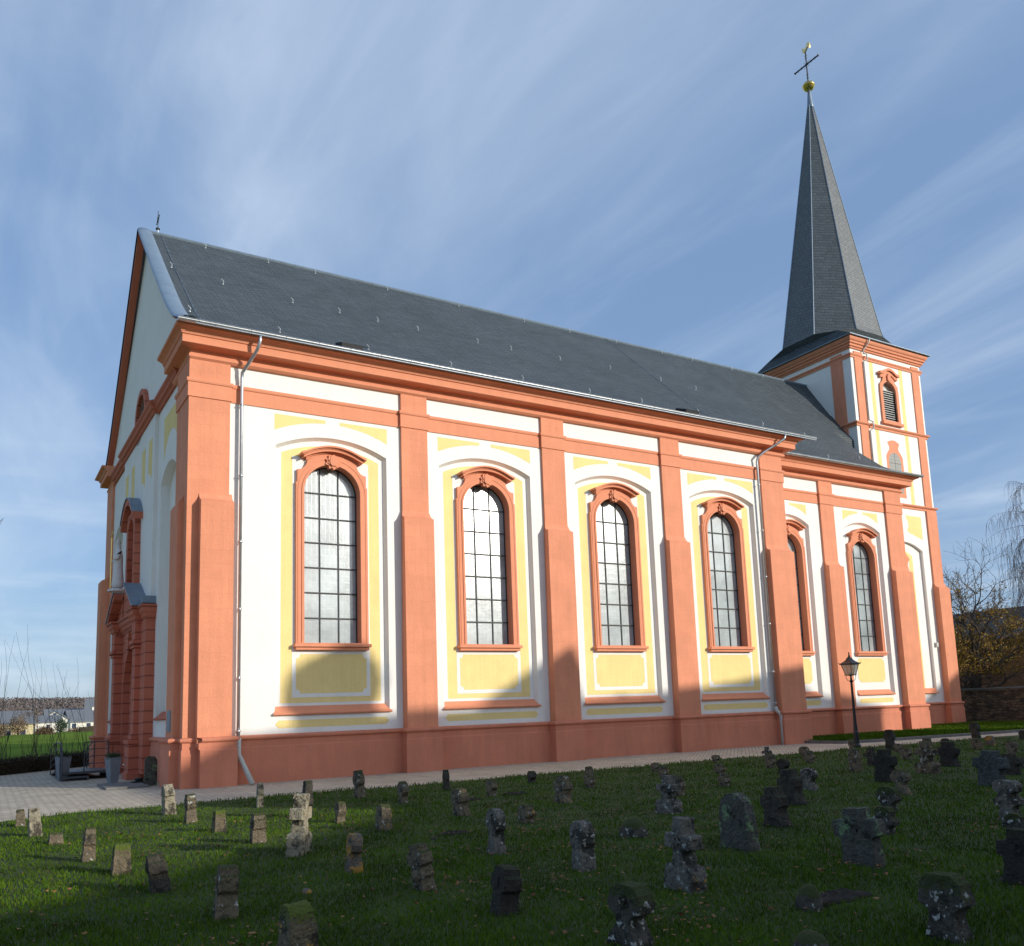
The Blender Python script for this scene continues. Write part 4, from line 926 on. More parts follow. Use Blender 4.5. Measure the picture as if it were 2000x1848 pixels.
m.prism([(-.45, -.02), (-.30, .12), (-.18, .05), (-.02, .02), (.10, .0), (.26, .10), (.33, .30), (.40, .34), (.35, .38), (.37, .48), (.30, .44), (.24, .50), (.20, .40), (.12, .26), (-.05, .22), (-.18, .28), (-.30, .38), (-.46, .36), (-.58, .22), (-.60, .02), (-.54, -.12)], -.05, .05)
m.build('weathercock', GOLD, tower, bevel=.02)

# ================================================================ GROUND
GRASSG = mat('turf', (.028, .050, .006), .95, var=.35, vscale=2.2, bump=.03, bscale=30, spots=[((.050, .035, .018), 1.3, .60, .78, 5)])
FIELD = mat('field_grass', (.125, .19, .035), 1.0, spec=0.0, var=.25, vscale=.06, spots=[((.12, .13, .05), .03, .5, .8, 2)])
PAVE = mat('clay_pavers', (.50, .435, .335), .85, var=.14, vscale=.8, bump=.004, bscale=30, spots=[((.25, .24, .20), .9, .55, .8, 3)])
def vec_herring(t):
    tcn = N(t, 'ShaderNodeTexCoord'); mp = N(t, 'ShaderNodeMapping'); mp.inputs['Rotation'].default_value = (0, 0, R(45)); t.links.new(tcn.outputs['Object'], mp.inputs[0])
    s = N(t, 'ShaderNodeSeparateXYZ'); t.links.new(mp.outputs[0], s.inputs[0])
    def mth(op, a, b):
        n = N(t, 'ShaderNodeMath', _operation=op)
        for i, v in enumerate((a, b)):
            if isinstance(v, (int, float)): n.inputs[i].default_value = v
            else: t.links.new(v, n.inputs[i])
        return n.outputs[0]
    # alternate the brick direction in diagonal bands: swap x and y by a checker of cells
    ck = mth('PINGPONG', mth('ADD', s.outputs[0], s.outputs[1]), .8); sel = mth('GREATER_THAN', ck, .4)
    a = mth('ADD', mth('MULTIPLY', s.outputs[0], sel), mth('MULTIPLY', s.outputs[1], mth('SUBTRACT', 1, sel)))
    b = mth('ADD', mth('MULTIPLY', s.outputs[1], sel), mth('MULTIPLY', s.outputs[0], mth('SUBTRACT', 1, sel)))
    c = N(t, 'ShaderNodeCombineXYZ'); t.links.new(a, c.inputs[0]); t.links.new(b, c.inputs[1]); return c.outputs[0]
add_brick(PAVE, vec_herring, .26, .13, .012, (.45, .43, .40), bump=.008, cvar=.14)
KERB = mat('kerb_stone', (.16, .15, .14), .9, var=.2, vscale=4, bump=.006)
def sheet(pts, z, name, m_, fn=None, kind='structure', thick=0):
    m = MB(); m.v = [(x, y, z) for x, y in pts]; m.f = [list(range(len(pts)))]
    o = m.build(name, m_, recalc=True); tag(o, kind=kind); return o
# far ground, one sheet to the horizon
g = MB(); n = 60
def gz(x, y):
    d = math.hypot(x, y)
    z = -.06
    if y > 22: z += min(.85, (y-22)*.0055)*min(1, max(0, (x+8)/12+.35))-.25*math.sin(min(1, (y-22)/60)*pi)
    return z
xs = [-3000, -1500, -700, -300, -120, -60, -30, -12, 0, 20, 40, 60, 120, 300, 700, 1500, 3000]; ysg = [-2500, -900, -300, -120, -60, -30, -10, 0, 10, 20, 26, 60, 100, 160, 200, 260, 400, 700, 1200, 3000]
for y in ysg:
    for x in xs: g.v.append((x, y, gz(x, y)))
nx = len(xs)
for i in range(len(ysg)-1):
    for j in range(nx-1): g.f.append([i*nx+j, i*nx+j+1, (i+1)*nx+j+1, (i+1)*nx+j])
tag(g.build('ground', FIELD), kind='structure')
def edge_y(x): return -4.86+.10*sin(x*.9)+.06*sin(x*2.3+1)+(-.9*max(0, min(1, (-3.0-x)/1.4)) if x < -3 else 0)
def lawn_z(x, y): return .012+.008*noise.noise(Vector((x*.35, y*.35, 0)))+.006*noise.noise(Vector((x*1.7, y*1.7, 5)))
# turf
L = MB(); nx, ny = 170, 70
for j in range(ny+1):
    for i in range(nx+1):
        x = -38+88*i/nx; ye = edge_y(x); y = ye-(36+ye+0)*0-(31)*(j/ny)**1.3
        z = lawn_z(x, y) if j > 0 else -.03
        L.v.append((x, y, z))
for j in range(ny):
    for i in range(nx): a = j*(nx+1)+i; L.f.append([a, a+1, a+nx+2, a+nx+1])
lawn = L.build('lawn', GRASSG, smooth=True); tag(lawn, kind='structure')
pv = [(-34, -7.2), (-14, -7.2), (-3.0, -5.3), (0, -5.25), (50, -5.25), (50, 20), (-2, 22), (-5.2, 14.0), (-14, 11), (-34, 6)]
tag(sheet(pv, 0.0, 'paving', PAVE), kind='structure')
# grass verge along the choir with a kerb
VG = [(24.55, -.75), (24.7, -2.2), (26, -2.75), (29, -2.95), (34, -3.4), (44, -4.0), (46.6, -3.6), (46.6, 4.6), (45.5, 4.6), (44.7, 4.3), (43, 4.35), (40, 3.6), (37.5, 1.7), (30, 1.5), (25.3, 1.4)]
VG = [(24.75, -.2), (24.9, -2.2), (26, -2.62), (29, -2.82), (34, -3.3), (44, -3.9), (46.7, -3.6), (46.7, 2.4), (41, 3.6), (43.6, 4.95), (43.0, 5.0), (36.0, 5.0), (36.0, 1.9), (25.2, 1.9)]
m = MB(); tris = tessellate_polygon([[Vector((x, y, 0)) for x, y in VG]]); m.v = [(x, y, .10) for x, y in VG]; m.f = [list(t) for t in tris]; vo = m.build('grass_verge', GRASSG); tag(vo, kind='structure')
kp = VG[0:7]; m = MB(); m.sweep(kp, [(-.0, -.05), (.10, -.05), (.10, .11), (.0, .115)]); kb = m.build('kerb', KERB); tag(kb, kind='structure')

# grass blades and fallen leaves
BLADE = mat('grass_blade', (.046, .116, .006), .9, spec=.05)
def isl(m_, lo, hi, c2):
    t = m_.node_tree; b = bsdf(m_); ge = N(t, 'ShaderNodeNewGeometry'); src = b.inputs['Base Color'].links[0].from_socket
    mx = N(t, 'ShaderNodeMix'); mx.data_type = 'RGBA'; t.links.new(ge.outputs['Random Per Island'], mx.inputs['Factor']); t.links.new(src, mx.inputs[6]); mx.inputs[7].default_value = (*c2, 1)
    tcn = N(t, 'ShaderNodeTexCoord'); nz = N(t, 'ShaderNodeTexNoise', Scale=.9, Detail=4); t.links.new(tcn.outputs['Object'], nz.inputs['Vector'])
    mr = N(t, 'ShaderNodeMapRange'); mr.inputs['From Min'].default_value = .3; mr.inputs['From Max'].default_value = .7; mr.inputs['To Min'].default_value = lo; mr.inputs['To Max'].default_value = hi; t.links.new(nz.outputs['Fac'], mr.inputs['Value'])
    sc = N(t, 'ShaderNodeVectorMath', _operation='SCALE'); t.links.new(mx.outputs[2], sc.inputs[0]); t.links.new(mr.outputs[0], sc.inputs['Scale']); t.links.new(sc.outputs[0], b.inputs['Base Color'])
isl(BLADE, .55, 1.3, (.084, .122, .011))
bsdf(BLADE).inputs['Subsurface Weight'].default_value = 0
def lawn_z_np(x, y): return None
def numpy_mesh(name, V, F, m_):
    me = bpy.data.meshes.new(name); nv, nf = len(V), len(F); k = F.shape[1]
    me.vertices.add(nv); me.vertices.foreach_set('co', V.astype(np.float32).ravel())
    me.loops.add(nf*k); me.loops.foreach_set('vertex_index', F.astype(np.int32).ravel())
    me.polygons.add(nf); me.polygons.foreach_set('loop_start', np.arange(0, nf*k, k, dtype=np.int32))
    me.update(calc_edges=True); me.materials.append(m_)
    o = bpy.data.objects.new(name, me); COL.objects.link(o); return o
rng = np.random.default_rng(5)
def blades(name, x, y, z0, h, w):
    n = len(x); th = rng.uniform(0, 2*pi, n); ln = rng.uniform(0, 2*pi, n); bend = h*rng.uniform(.1, .9, n)
    dx, dy = np.cos(th)*w/2, np.sin(th)*w/2; bx, by = np.cos(ln)*bend, np.sin(ln)*bend
    A = np.stack([x-dx, y-dy, z0], 1); B = np.stack([x+dx, y+dy, z0], 1)
    C = np.stack([x+dx*.7+bx*.35, y+dy*.7+by*.35, z0+h*.6], 1); D = np.stack([x-dx*.7+bx*.35, y-dy*.7+by*.35, z0+h*.6], 1); E = np.stack([x+bx, y+by, z0+h], 1)
    V = np.stack([A, B, C, D, E], 1).reshape(-1, 3); i = np.arange(n)*5
    F = np.concatenate([np.stack([i, i+1, i+2], 1), np.stack([i, i+2, i+3], 1), np.stack([i+3, i+2, i+4], 1)])
    return numpy_mesh(name, V, F, BLADE)
NB = 500000
r = np.exp(rng.uniform(np.log(4.6), np.log(40), NB)); a = np.radians(rng.uniform(-34, 76, NB))
x = CAMP.x+r*np.sin(a); y = CAMP.y+r*np.cos(a)
ey = -4.86+.10*np.sin(x*.9)+.06*np.sin(x*2.3+1)-.9*np.clip((-3.0-x)/1.4, 0, 1)
k = (y < ey) & (x > -26) & (x < 49); x, y, r = x[k], y[k], r[k]
cl = .5+.5*np.sin(x*3.1+1.3*np.sin(y*2.3))*np.sin(y*2.7+1.7*np.sin(x*1.9))
cl2 = .5+.5*np.sin(x*.9+2*np.sin(y*.6))*np.sin(y*1.1+x*.3)
h = .72*(.020+.036*cl*rng.uniform(.4, 1, len(x))+.018*cl2)*(1+.15*rng.standard_normal(len(x))); h = np.clip(h, .012, .12)
# longer tufts at the paving edge and at random spots
tuft = (np.abs(y-(-5.0)) < .25) | (rng.uniform(0, 1, len(x)) < .02); h = np.where(tuft, h*1.7, h)
w = .0035+.0011*r*.6
o = blades('grass', x, y, np.full(len(x), .0), h+.02, w); tag(o, kind='stuff')
NB = 60000; x = rng.uniform(24.8, 46, NB); y = rng.uniform(-3.7, 5.0, NB)
k = ((y > -2.3-.09*(x-25)) & ((y < 1.8) | (x > 36.4))); x, y = x[k], y[k]
o = blades('verge_grass', x, y, np.full(len(x), .09), rng.uniform(.05, .12, len(x)), np.full(len(x), .03)); tag(o, kind='stuff')
LEAF = mat('fallen_leaf', (.11, .042, .016), .8); isl(LEAF, .6, 1.4, (.23, .12, .04))
def leafquads(name, P, s, m_, flat=False, kind='stuff', parent=None, label=None):
    n = len(P); R1 = rng.standard_normal((n, 3)); R1 /= np.linalg.norm(R1, axis=1)[:, None]
    R2 = rng.standard_normal((n, 3));
    if flat: R1[:, 2] *= .25; R2[:, 2] *= .25
    R2 -= R1*(R1*R2).sum(1)[:, None]; R2 /= np.linalg.norm(R2, axis=1)[:, None]
    s = np.broadcast_to(s, (n,))[:, None]
    a, b = R1*s, R2*s*.62
    nrm = np.cross(R1, R2)*s*.25
    V = np.stack([P-a, P-a*.1-b+nrm, P+a, P-a*.1+b+nrm], 1).reshape(-1, 3); i = np.arange(n)*4
    F = np.concatenate([np.stack([i, i+1, i+2], 1), np.stack([i, i+2, i+3], 1)])
    o = numpy_mesh(name, V, F, m_)
    if parent is not None: o.parent = parent
    elif kind: tag(o, kind=kind)
    return o
n = 20000; x = rng.uniform(-6, 12, n); y = -8-13.5*rng.uniform(0, 1, n)**.6
c = .5+.5*np.sin(x*1.3+2*np.sin(y*.8))*np.sin(y*1.5+.7*x); k = rng.uniform(0, 1, n) < (.05+.75*c**4)*(1.25-.08*np.clip(x, 0, 12)); x, y = x[k], y[k]
leafquads('fallen_leaves', np.stack([x, y, np.full(len(x), .045)+rng.uniform(0, .02, len(x))], 1), rng.uniform(.010, .034, len(x)), LEAF, True)
SOIL = mat('dark_soil', (.022, .016, .011), .95, var=.4, vscale=14, bump=.02, bscale=40)
def mound(x, y, a, b_, h, label):
    bm = bmesh.new(); bmesh.ops.create_icosphere(bm, subdivisions=4, radius=1)
    for v in bm.verts: p = v.co.copy(); q = 1+.35*noise.noise(Vector((p.x*2+x, p.y*2, y))); v.co = Vector((p.x*a*q, p.y*b_*q, max(p.z, -.1)*h*(1+.6*noise.noise(Vector((p.x*6, p.y*6, x))))))
    me = bpy.data.meshes.new('soil_mound'); bm.to_mesh(me); bm.free(); me.materials.append(SOIL); o = bpy.data.objects.new('soil_mound', me); COL.objects.link(o); o.location = (x, y, .01); tag(o, label, 'soil mound')
mound(2.15, -20.45, .34, .16, .07, 'dark earth patch right beside the half sunken stone in the foreground')
mound(5.3, -9.5, .32, .14, .06, 'bare soil heap next to the small rosette cross near the second buttress')
mound(4.1, -9.75, .25, .12, .05, 'flat bare soil patch left of the small rosette cross')
mound(1.55, -14.0, .28, .12, .05, 'dark soil spot beside the flat dark stone left of centre')

# ================================================================ GRAVE MARKERS
def stone_mat(name, base, spots, moss=None, mossz=.75):
    m_ = mat(name, base, .95, var=.35, vscale=9, bump=.02, bscale=26, spots=spots)
    if moss:
        t = m_.node_tree; b = bsdf(m_); src = b.inputs['Base Color'].links[0].from_socket
        ge = N(t, 'ShaderNodeNewGeometry'); s = N(t, 'ShaderNodeSeparateXYZ'); t.links.new(ge.outputs['Normal'], s.inputs[0])
        tcn = N(t, 'ShaderNodeTexCoord'); s2 = N(t, 'ShaderNodeSeparateXYZ'); t.links.new(tcn.outputs['Generated'], s2.inputs[0])
        nz = N(t, 'ShaderNodeTexNoise', Scale=14, Detail=4); t.links.new(tcn.outputs['Object'], nz.inputs['Vector'])
        def mt(op, a, c):
            q = N(t, 'ShaderNodeMath', _operation=op)
            for i_, v in enumerate((a, c)):
                if isinstance(v, (int, float)): q.inputs[i_].default_value = v
                else: t.links.new(v, q.inputs[i_])
            return q.outputs[0]
        v = mt('ADD', mt('ADD', mt('MULTIPLY', s.outputs[2], .35), s2.outputs[2]), mt('MULTIPLY', nz.outputs['Fac'], .5))
        mr = N(t, 'ShaderNodeMapRange'); mr.inputs['From Min'].default_value = mossz+.3; mr.inputs['From Max'].default_value = mossz+.42; t.links.new(v, mr.inputs['Value'])
        mx = N(t, 'ShaderNodeMix'); mx.data_type = 'RGBA'; t.links.new(mr.outputs[0], mx.inputs['Factor']); t.links.new(src, mx.inputs[6]); mx.inputs[7].default_value = (*moss, 1); t.links.new(mx.outputs[2], b.inputs['Base Color'])
    return m_
WL = lambda k=.60, s=1: ((.42, .43, .40), 13, k, k+.05, 2.0*s)
OL = lambda k=.60, s=1: ((.42, .24, .05), 9, k, k+.06, 7.0*s)
SM = {
 'lich': stone_mat('lichened_sandstone', (.135, .108, .070), [((.030, .026, .018), 6, .48, .62, 1), WL(.60), OL(.60)], (.045, .05, .012), .95),
 'pale': stone_mat('pale_sandstone', (.27, .24, .17), [((.055, .048, .034), 7, .48, .62, 3), OL(.64)]),
 'moss': stone_mat('mossy_stone', (.13, .105, .065), [((.035, .03, .02), 6, .5, .62, 5), WL(.64), OL(.60, 2)], (.075, .10, .010), .74),
 'dark': stone_mat('dark_basalt', (.050, .044, .034), [((.02, .018, .014), 6, .5, .6, 2), WL(.66, 3)], (.03, .035, .01), .95),
 'black': stone_mat('blackened_stone', (.028, .025, .02), [((.07, .062, .048), 7, .62, .7, 2), WL(.68, 4)], (.022, .026, .008), .90),
 'mossdark': stone_mat('moss_rimmed_stone', (.062, .056, .045), [((.018, .018, .014), 6, .46, .58, 8), WL(.575, 5)], (.035, .045, .008), .72),
 'grey': stone_mat('grey_limestone', (.13, .12, .10), [((.035, .032, .026), 6, .48, .60, 4), WL(.60, 6), OL(.66, 3)]),
 'green': stone_mat('algae_stained_slab', (.072, .07, .058), [((.16, .25, .12), 3.5, .52, .60, 3), ((.02, .02, .016), 6, .55, .65, 6)]),
 'blue': stone_mat('bluish_slab', (.06, .072, .068), [((.03, .032, .03), 5, .5, .62, 4)]),
 'orange': stone_mat('orange_lichened_stone', (.12, .10, .08), [((.40, .20, .03), 5, .50, .58, 6), WL(.64, 2)]),
}
PROF = {
 'stub': [(.42, 0), (.42, .75), (.34, .93), (.15, 1)],
 'step': [(.5, 0), (.48, .44), (.40, .46), (.38, .78), (.27, .82), (.25, 1)],
 'bar': [(.38, 0), (.35, .34), (.32, .48), (.5, .56), (.5, .80), (.37, .84), (.35, .97), (.2, 1)],
 'cross': [(.19, 0), (.16, .52), (.5, .53), (.5, .72), (.16, .73), (.16, 1)],
 'cross_base': [(.5, 0), (.5, .30), (.42, .36), (.19, .38), (.17, .58), (.46, .59), (.46, .77), (.18, .78), (.18, 1)],
 'cross_flare': [(.5, 0), (.48, .09), (.38, .18), (.34, .34), (.38, .48), (.5, .54), (.5, .76), (.27, .80), (.25, 1)],
 'cross_wide': [(.38, 0), (.34, .50), (.5, .55), (.5, .80), (.23, .82), (.23, 1)],
 'wheel': [(.30, 0), (.24, .34), (.34, .42), (.5, .55), (.5, .76), (.38, .92), (.16, 1)],
 'wheel_flare': [(.5, 0), (.42, .14), (.22, .40), (.26, .5), (.46, .58), (.5, .72), (.44, .86), (.24, .98)],
 'clover': [(.30, 0), (.26, .34), (.44, .38), (.5, .5), (.46, .62), (.33, .66), (.36, .84), (.24, .97), (.1, 1)],
 'head': [(.44, 0), (.4, .25), (.36, .48), (.5, .56), (.52, .76), (.44, .92), (.24, 1)],
 'arch': [(.5, 0), (.5, .6), (.42, .85), (.22, .98)],
 'arch_shoulder': [(.5, 0), (.48, .14), (.46, .16), (.46, .62), (.38, .86), (.18, .97), (.05, 1)],
 'gable': [(.36, 0), (.33, .60), (.5, .66), (.48, .76), (.14, 1)],
 'slab': [(.45, 0), (.5, .3), (.47, .6), (.48, .88), (.38, 1)],
 'bar_boss': [(.34, 0), (.30, .28), (.38, .36), (.32, .46), (.28, .55), (.5, .62), (.5, .82), (.34, .86), (.28, 1)],
 'mushroom': [(.32, 0), (.26, .38), (.48, .43), (.5, .55), (.3, .62), (.28, .70), (.46, .76), (.48, .92), (.3, 1)],
 'wheel_wide': [(.42, 0), (.26, .36), (.28, .46), (.5, .58), (.5, .68), (.42, .88), (.25, 1)],
}
def make_stone(i, x, y, h, kind, w, t, lean, mt_, label):
    sd = i*3.7; bm = bmesh.new()
    if kind == 'rock':
        bmesh.ops.create_icosphere(bm, subdivisions=4, radius=1)
        for v in bm.verts: v.co = Vector((v.co.x*t*.6, v.co.y*w*.5, v.co.z*(h if v.co.z > 0 else .1)))
    else:
        pr = PROF[kind]; P = [(a*w*(1+.08*noise.noise(Vector((a*3, z*5, sd)))), z*h-(.05 if z == 0 else 0)) for a, z in pr]
        P = P+[(-a*(1+.10*noise.noise(Vector((z*7, sd, 3)))), z) for a, z in reversed(P)]
        tris = tessellate_polygon([[Vector((a, z, 0)) for a, z in P]])
        tt = lambda z: t/2*(1.12-.25*z/h)
        f = [bm.verts.new((-tt(z), a, z)) for a, z in P]; b = [bm.verts.new((tt(z), a, z)) for a, z in P]
        for q in tris: bm.faces.new([f[k] for k in q]); bm.faces.new([b[k] for k in reversed(q)])
        for k in range(len(P)): j = (k+1) % len(P); bm.faces.new([f[k], f[j], b[j], b[k]])
        bmesh.ops.recalc_face_normals(bm, faces=bm.faces)
        if kind in ('cross_base', 'cross_wide', 'cross_flare', 'cross', 'bar', 'head', 'wheel_flare', 'arch_shoulder') and w > .2:
            zc = {'head': .76, 'arch_shoulder': .62, 'wheel_flare': .74}.get(kind, .68)*h; g = .012
            for (a0, a1, z0, z1) in ((-.045*1, .045, zc-.10*h, zc+.12*h), (-.13*w*1.3, .13*w*1.3, zc-.02*h, zc+.05*h)):
                vs = [bm.verts.new((xx, aa, z_)) for xx in (-t/2*1.0-g, -t/2+.02) for aa in (a0*.55, a1*.55) for z_ in (z0, z1)]
                for q in ((0, 1, 3, 2), (4, 6, 7, 5), (0, 4, 5, 1), (2, 3, 7, 6), (0, 2, 6, 4), (1, 5, 7, 3)): bm.faces.new([vs[k] for k in q])
        if kind == 'bar_boss':
            r_ = bmesh.ops.create_icosphere(bm, subdivisions=2, radius=1)
            for v in r_['verts']: v.co = Vector((v.co.x*.05-t/2, v.co.y*w*.28, v.co.z*h*.13+h*.36))
    me = bpy.data.meshes.new('grave_cross'); bm.to_mesh(me); bm.free()
    tmp = bpy.data.objects.new('tmp', me); COL.objects.link(tmp)
    if kind != 'rock':
        md = tmp.modifiers.new('r', 'REMESH'); md.mode = 'SHARP'; md.octree_depth = 6; md.scale = .97; md.sharpness = 1.0; md.use_remove_disconnected = False
        dg = bpy.context.evaluated_depsgraph_get(); me2 = bpy.data.meshes.new_from_object(tmp.evaluated_get(dg))
    else: me2 = me.copy()
    bpy.data.objects.remove(tmp)
    bm = bmesh.new(); bm.from_mesh(me2)
    for _ in range(1): bmesh.ops.smooth_vert(bm, verts=bm.verts, factor=.12, use_axis_x=True, use_axis_y=True, use_axis_z=True)
    bm.normal_update()
    for v in bm.verts:
        p = v.co+Vector((sd, sd*.3, 0)); d = .007*noise.noise(p*6)+.006*noise.noise(p*18)-.012*max(0, noise.noise(p*13+Vector((9, 3, 1)))-.25)+.009*noise.noise(p*50)
        v.co += v.normal*d*min(1.3, .5+h)
    bm.to_mesh(me2); bm.free()
    for p in me2.polygons: p.use_smooth = (noise.noise(p.center*11+Vector((sd, 0, 0))) > -.05)
    names = {'rock': 'sunken_stone', 'arch': 'headstone', 'arch_shoulder': 'headstone', 'stub': 'grave_stub', 'slab': 'grave_block', 'gable': 'grave_stele', 'step': 'grave_stele', 'head': 'grave_pillar'}
    me2.name = names.get(kind, 'grave_cross'); me2.materials.clear(); me2.materials.append(SM[mt_])
    o = bpy.data.objects.new(names.get(kind, 'grave_cross'), me2); COL.objects.link(o)
    o.location = (x+(t*.25), y, .0)
    rz = R(((i*37) % 13)-6)+(R(-28) if 'tall latin cross on a thick' in label else 0)
    vd = Vector((x-CAMP.x, y-CAMP.y, 0)).normalized() if lean else Vector((1, 0, 0))
    Mx = Matrix.Rotation(R(lean), 4, Vector((vd.x, vd.y, 0))) if lean else Matrix.Rotation(R(((i*53) % 7)-3), 4, 'X')
    Mx = Mx @ Matrix.Rotation(R(((i*29) % 7)-3), 4, 'Y') @ Matrix.Rotation(rz, 4, 'Z')
    o.rotation_euler = Mx.to_euler()
    cat = {'sunken_stone': 'stone', 'headstone': 'headstone', 'grave_cross': 'grave cross'}.get(names.get(kind, 'grave_cross'), 'gravestone')
    tag(o, label, cat, 'old grave markers in rows on the lawn')
for i, s in enumerate(STONES): make_stone(i, *s)

# ================================================================ STREET LAMP
lamp = empty('street_lamp', (22.56, -4.72, 0)); tag(lamp, 'black cast iron lantern post with four sided glass head at the lawn edge', 'street lamp')
BLK = mat('lamp_paint', (.012, .013, .015), .38, spec=.5)
LGL = mat('lamp_glass', (.62, .57, .42), .3, spec=.6); bsdf(LGL).inputs['Alpha'].default_value = .6; bsdf(LGL).inputs['Subsurface Weight'].default_value = 0
m = MB(); m.lathe([(.13, 0), (.13, .10), (.10, .16), (.095, .55), (.075, .62), (.06, .9), (.045, 1.6), (.038, 2.36), (.06, 2.38), (.065, 2.42), (.035, 2.46), (.03, 2.60)], n=14); m.build('post', BLK, lamp, smooth=False, bevel=0)
m = MB()
for k in range(4):
    a = R(45+90*k); c_, s_ = cos(a), sin(a)
    m.tube([(.02*c_, .02*s_, 2.40), (.12*c_, .12*s_, 2.44), (.175*c_, .175*s_, 2.54), (.155*c_, .155*s_, 2.62)], .010, 5)
    m.tube([(.155*c_, .155*s_, 2.62), (.21*c_, .21*s_, 2.66), (.215*c_, .215*s_, 2.60)], .009, 5)
m.build('bracket', BLK, lamp)
m = MB(); b0, b1, z0, z1 = .125, .215, 2.63, 3.02
cor = lambda s_, z: [(s_, s_, z), (-s_, s_, z), (-s_, -s_, z), (s_, -s_, z)]
for k in range(4):
    A, B = cor(b0, z0), cor(b1, z1); m.tube([A[k], B[k]], .012, 5); m.tube([A[k], A[(k+1) % 4]], .014, 5); m.tube([B[k], B[(k+1) % 4]], .014, 5)
    m.tube([Vector(A[k]).lerp(Vector(A[(k+1) % 4]), .5), Vector(B[k]).lerp(Vector(B[(k+1) % 4]), .5)], .006, 4)
m.box(-.05, .05, -.05, .05, 2.60, 2.70); m.build('lantern_frame', BLK, lamp)
m = MB(); A, B = cor(b0-.004, z0+.01), cor(b1-.004, z1)
for k in range(4): m.quad(A[k], A[(k+1) % 4], B[(k+1) % 4], B[k])
m.build('glass', LGL, lamp)
m = MB(); pr = [(b1+.04, 3.02), (b1+.035, 3.06), (.16, 3.12), (.095, 3.19), (.065, 3.26), (.03, 3.30), (.03, 3.33)]
for s_, z in pr: m.v += cor(s_, z)
for i in range(len(pr)-1):
    for k in range(4): m.f.append([4*i+k, 4*i+(k+1) % 4, 4*i+4+(k+1) % 4, 4*i+4+k])
m.f += [[3, 2, 1, 0]]
for k in range(4): q = cor(b1+.03, 3.04)[k]; m.tube([q, (q[0]*1.16, q[1]*1.16, 3.10)], [.022, .006], 5)
m.lathe([(.02, 3.32), (.035, 3.36), (.015, 3.40), (.03, 3.44), (.005, 3.48)], n=8); m.build('lantern_roof', BLK, lamp)

# ================================================================ PORTAL FOREGROUND
PLN = mat('planter_grey', (.17, .20, .23), .7, var=.15, vscale=5); HERB = mat('planter_leaves', (.03, .055, .02), .7); isl(HERB, .7, 1.3, (.06, .09, .03))
def planter(x, y, rz, label):
    o = empty('planter', (x, y, 0), rz); tag(o, label, 'planter', 'tapered planters before the portal')
    m = MB(); n = 4
    for s_, z in ((.115, 0), (.185, .80), (.165, .80), (.155, .72)): m.v += cor(s_, z)
    for i in range(3):
        for k in range(4): m.f.append([4*i+k, 4*i+(k+1) % 4, 4*i+4+(k+1) % 4, 4*i+4+k])
    m.f += [[3, 2, 1, 0], [12, 13, 14, 15]]; m.build('pot', PLN, o)
    P = rng.standard_normal((900, 3))*np.array([.09, .09, .05])+np.array([0, 0, .84]); P[:, 2] = np.maximum(P[:, 2], .75)
    leafquads('foliage', P, rng.uniform(.015, .03, 900), HERB, parent=o)
planter(-2.15, 8.1, R(30), 'tall grey tapered planter farther from the church, beside the metal step'); planter(-.98, 4.7, R(20), 'tall grey tapered planter nearer the portal column')
DM = mat('ramp_steel', (.06, .065, .075), .5, metal=.4)
ramp = empty('access_ramp', (-1.5, 9.2, 0)); tag(ramp, 'dark metal access ramp with step and railings before the portal', 'ramp')
m = MB(); m.box(-.75, .75, -1.3, .9, .20, .28); m.box(-.75, -.68, -1.3, .9, .02, .2); m.box(.68, .75, -1.3, .9, .02, .2); m.build('platform', DM, ramp)
m = MB(); m.box(-.72, .1, -1.75, -1.33, .08, .13); m.box(-.72, -.66, -1.75, -1.33, 0, .08); m.box(.04, .1, -1.75, -1.33, 0, .08); m.build('step', DM, ramp)
m = MB(); b0 = 0; m.v = [(-.75, .92, .27), (.5, .92, .27), (-.75, 3.6, .02), (.5, 3.6, .02), (-.75, .92, .19), (.5, .92, .19), (-.75, 3.6, -.02), (.5, 3.6, -.02)]; m.f = [[0, 1, 3, 2], [4, 6, 7, 5], [0, 2, 6, 4], [1, 5, 7, 3], [0, 4, 5, 1], [2, 3, 7, 6]]; m.build('ramp_plate', DM, ramp)
def rail(pts, zb):
    m = MB()
    for (x, y), z in zip(pts, zb): m.tube([(x, y, z), (x, y, z+.98)], .02, 6)
    for k in (.25, .5, .74, .98): m.tube([(x, y, z+k) for (x, y), z in zip(pts, zb)], .013 if k < .9 else .02, 6)
    return m.build('railing', DM, ramp)
rail([(-.75, -1.3), (-.75, .9), (-.75, 3.6)], (.28, .28, 0)); rail([(.72, -1.3), (-.02, -1.3)], (.28, .28)); rail([(.5, .95), (.5, 3.6)], (.28, 0))
rail([(-.72, -1.75), (-.75, -1.31)], (.02, .28))
m = MB(); m.prism([(-.42, 0), (-.06, 0), (-.07, .72), (-.13, .84), (-.33, .86), (-.41, .76)], 0, .13, fr=S(2.3))
o = m.build('memorial_slab', SM['green'], bevel=.02); tag(o, 'weathered upright memorial slab leaning at the facade beside the corner buttress', 'memorial slab')
m = MB(); m.box(-1.5, -.35, 1.6, 3.9, .0, .06); o = m.build('stone_plate', KERB, bevel=.01); tag(o, 'flat stone plate lying on the paving before the corner buttress', 'stone plate')
m = MB(); m.box(-.62, -.2, 3.05, 3.4, .0, .10); m.lathe([(.10, .10), (.13, .16), (.12, .2)], (-.42, 3.22, 0), 10); o = m.build('shoe_scraper', IRON); tag(o, 'small black iron scraper on the ground by the portal', 'scraper')
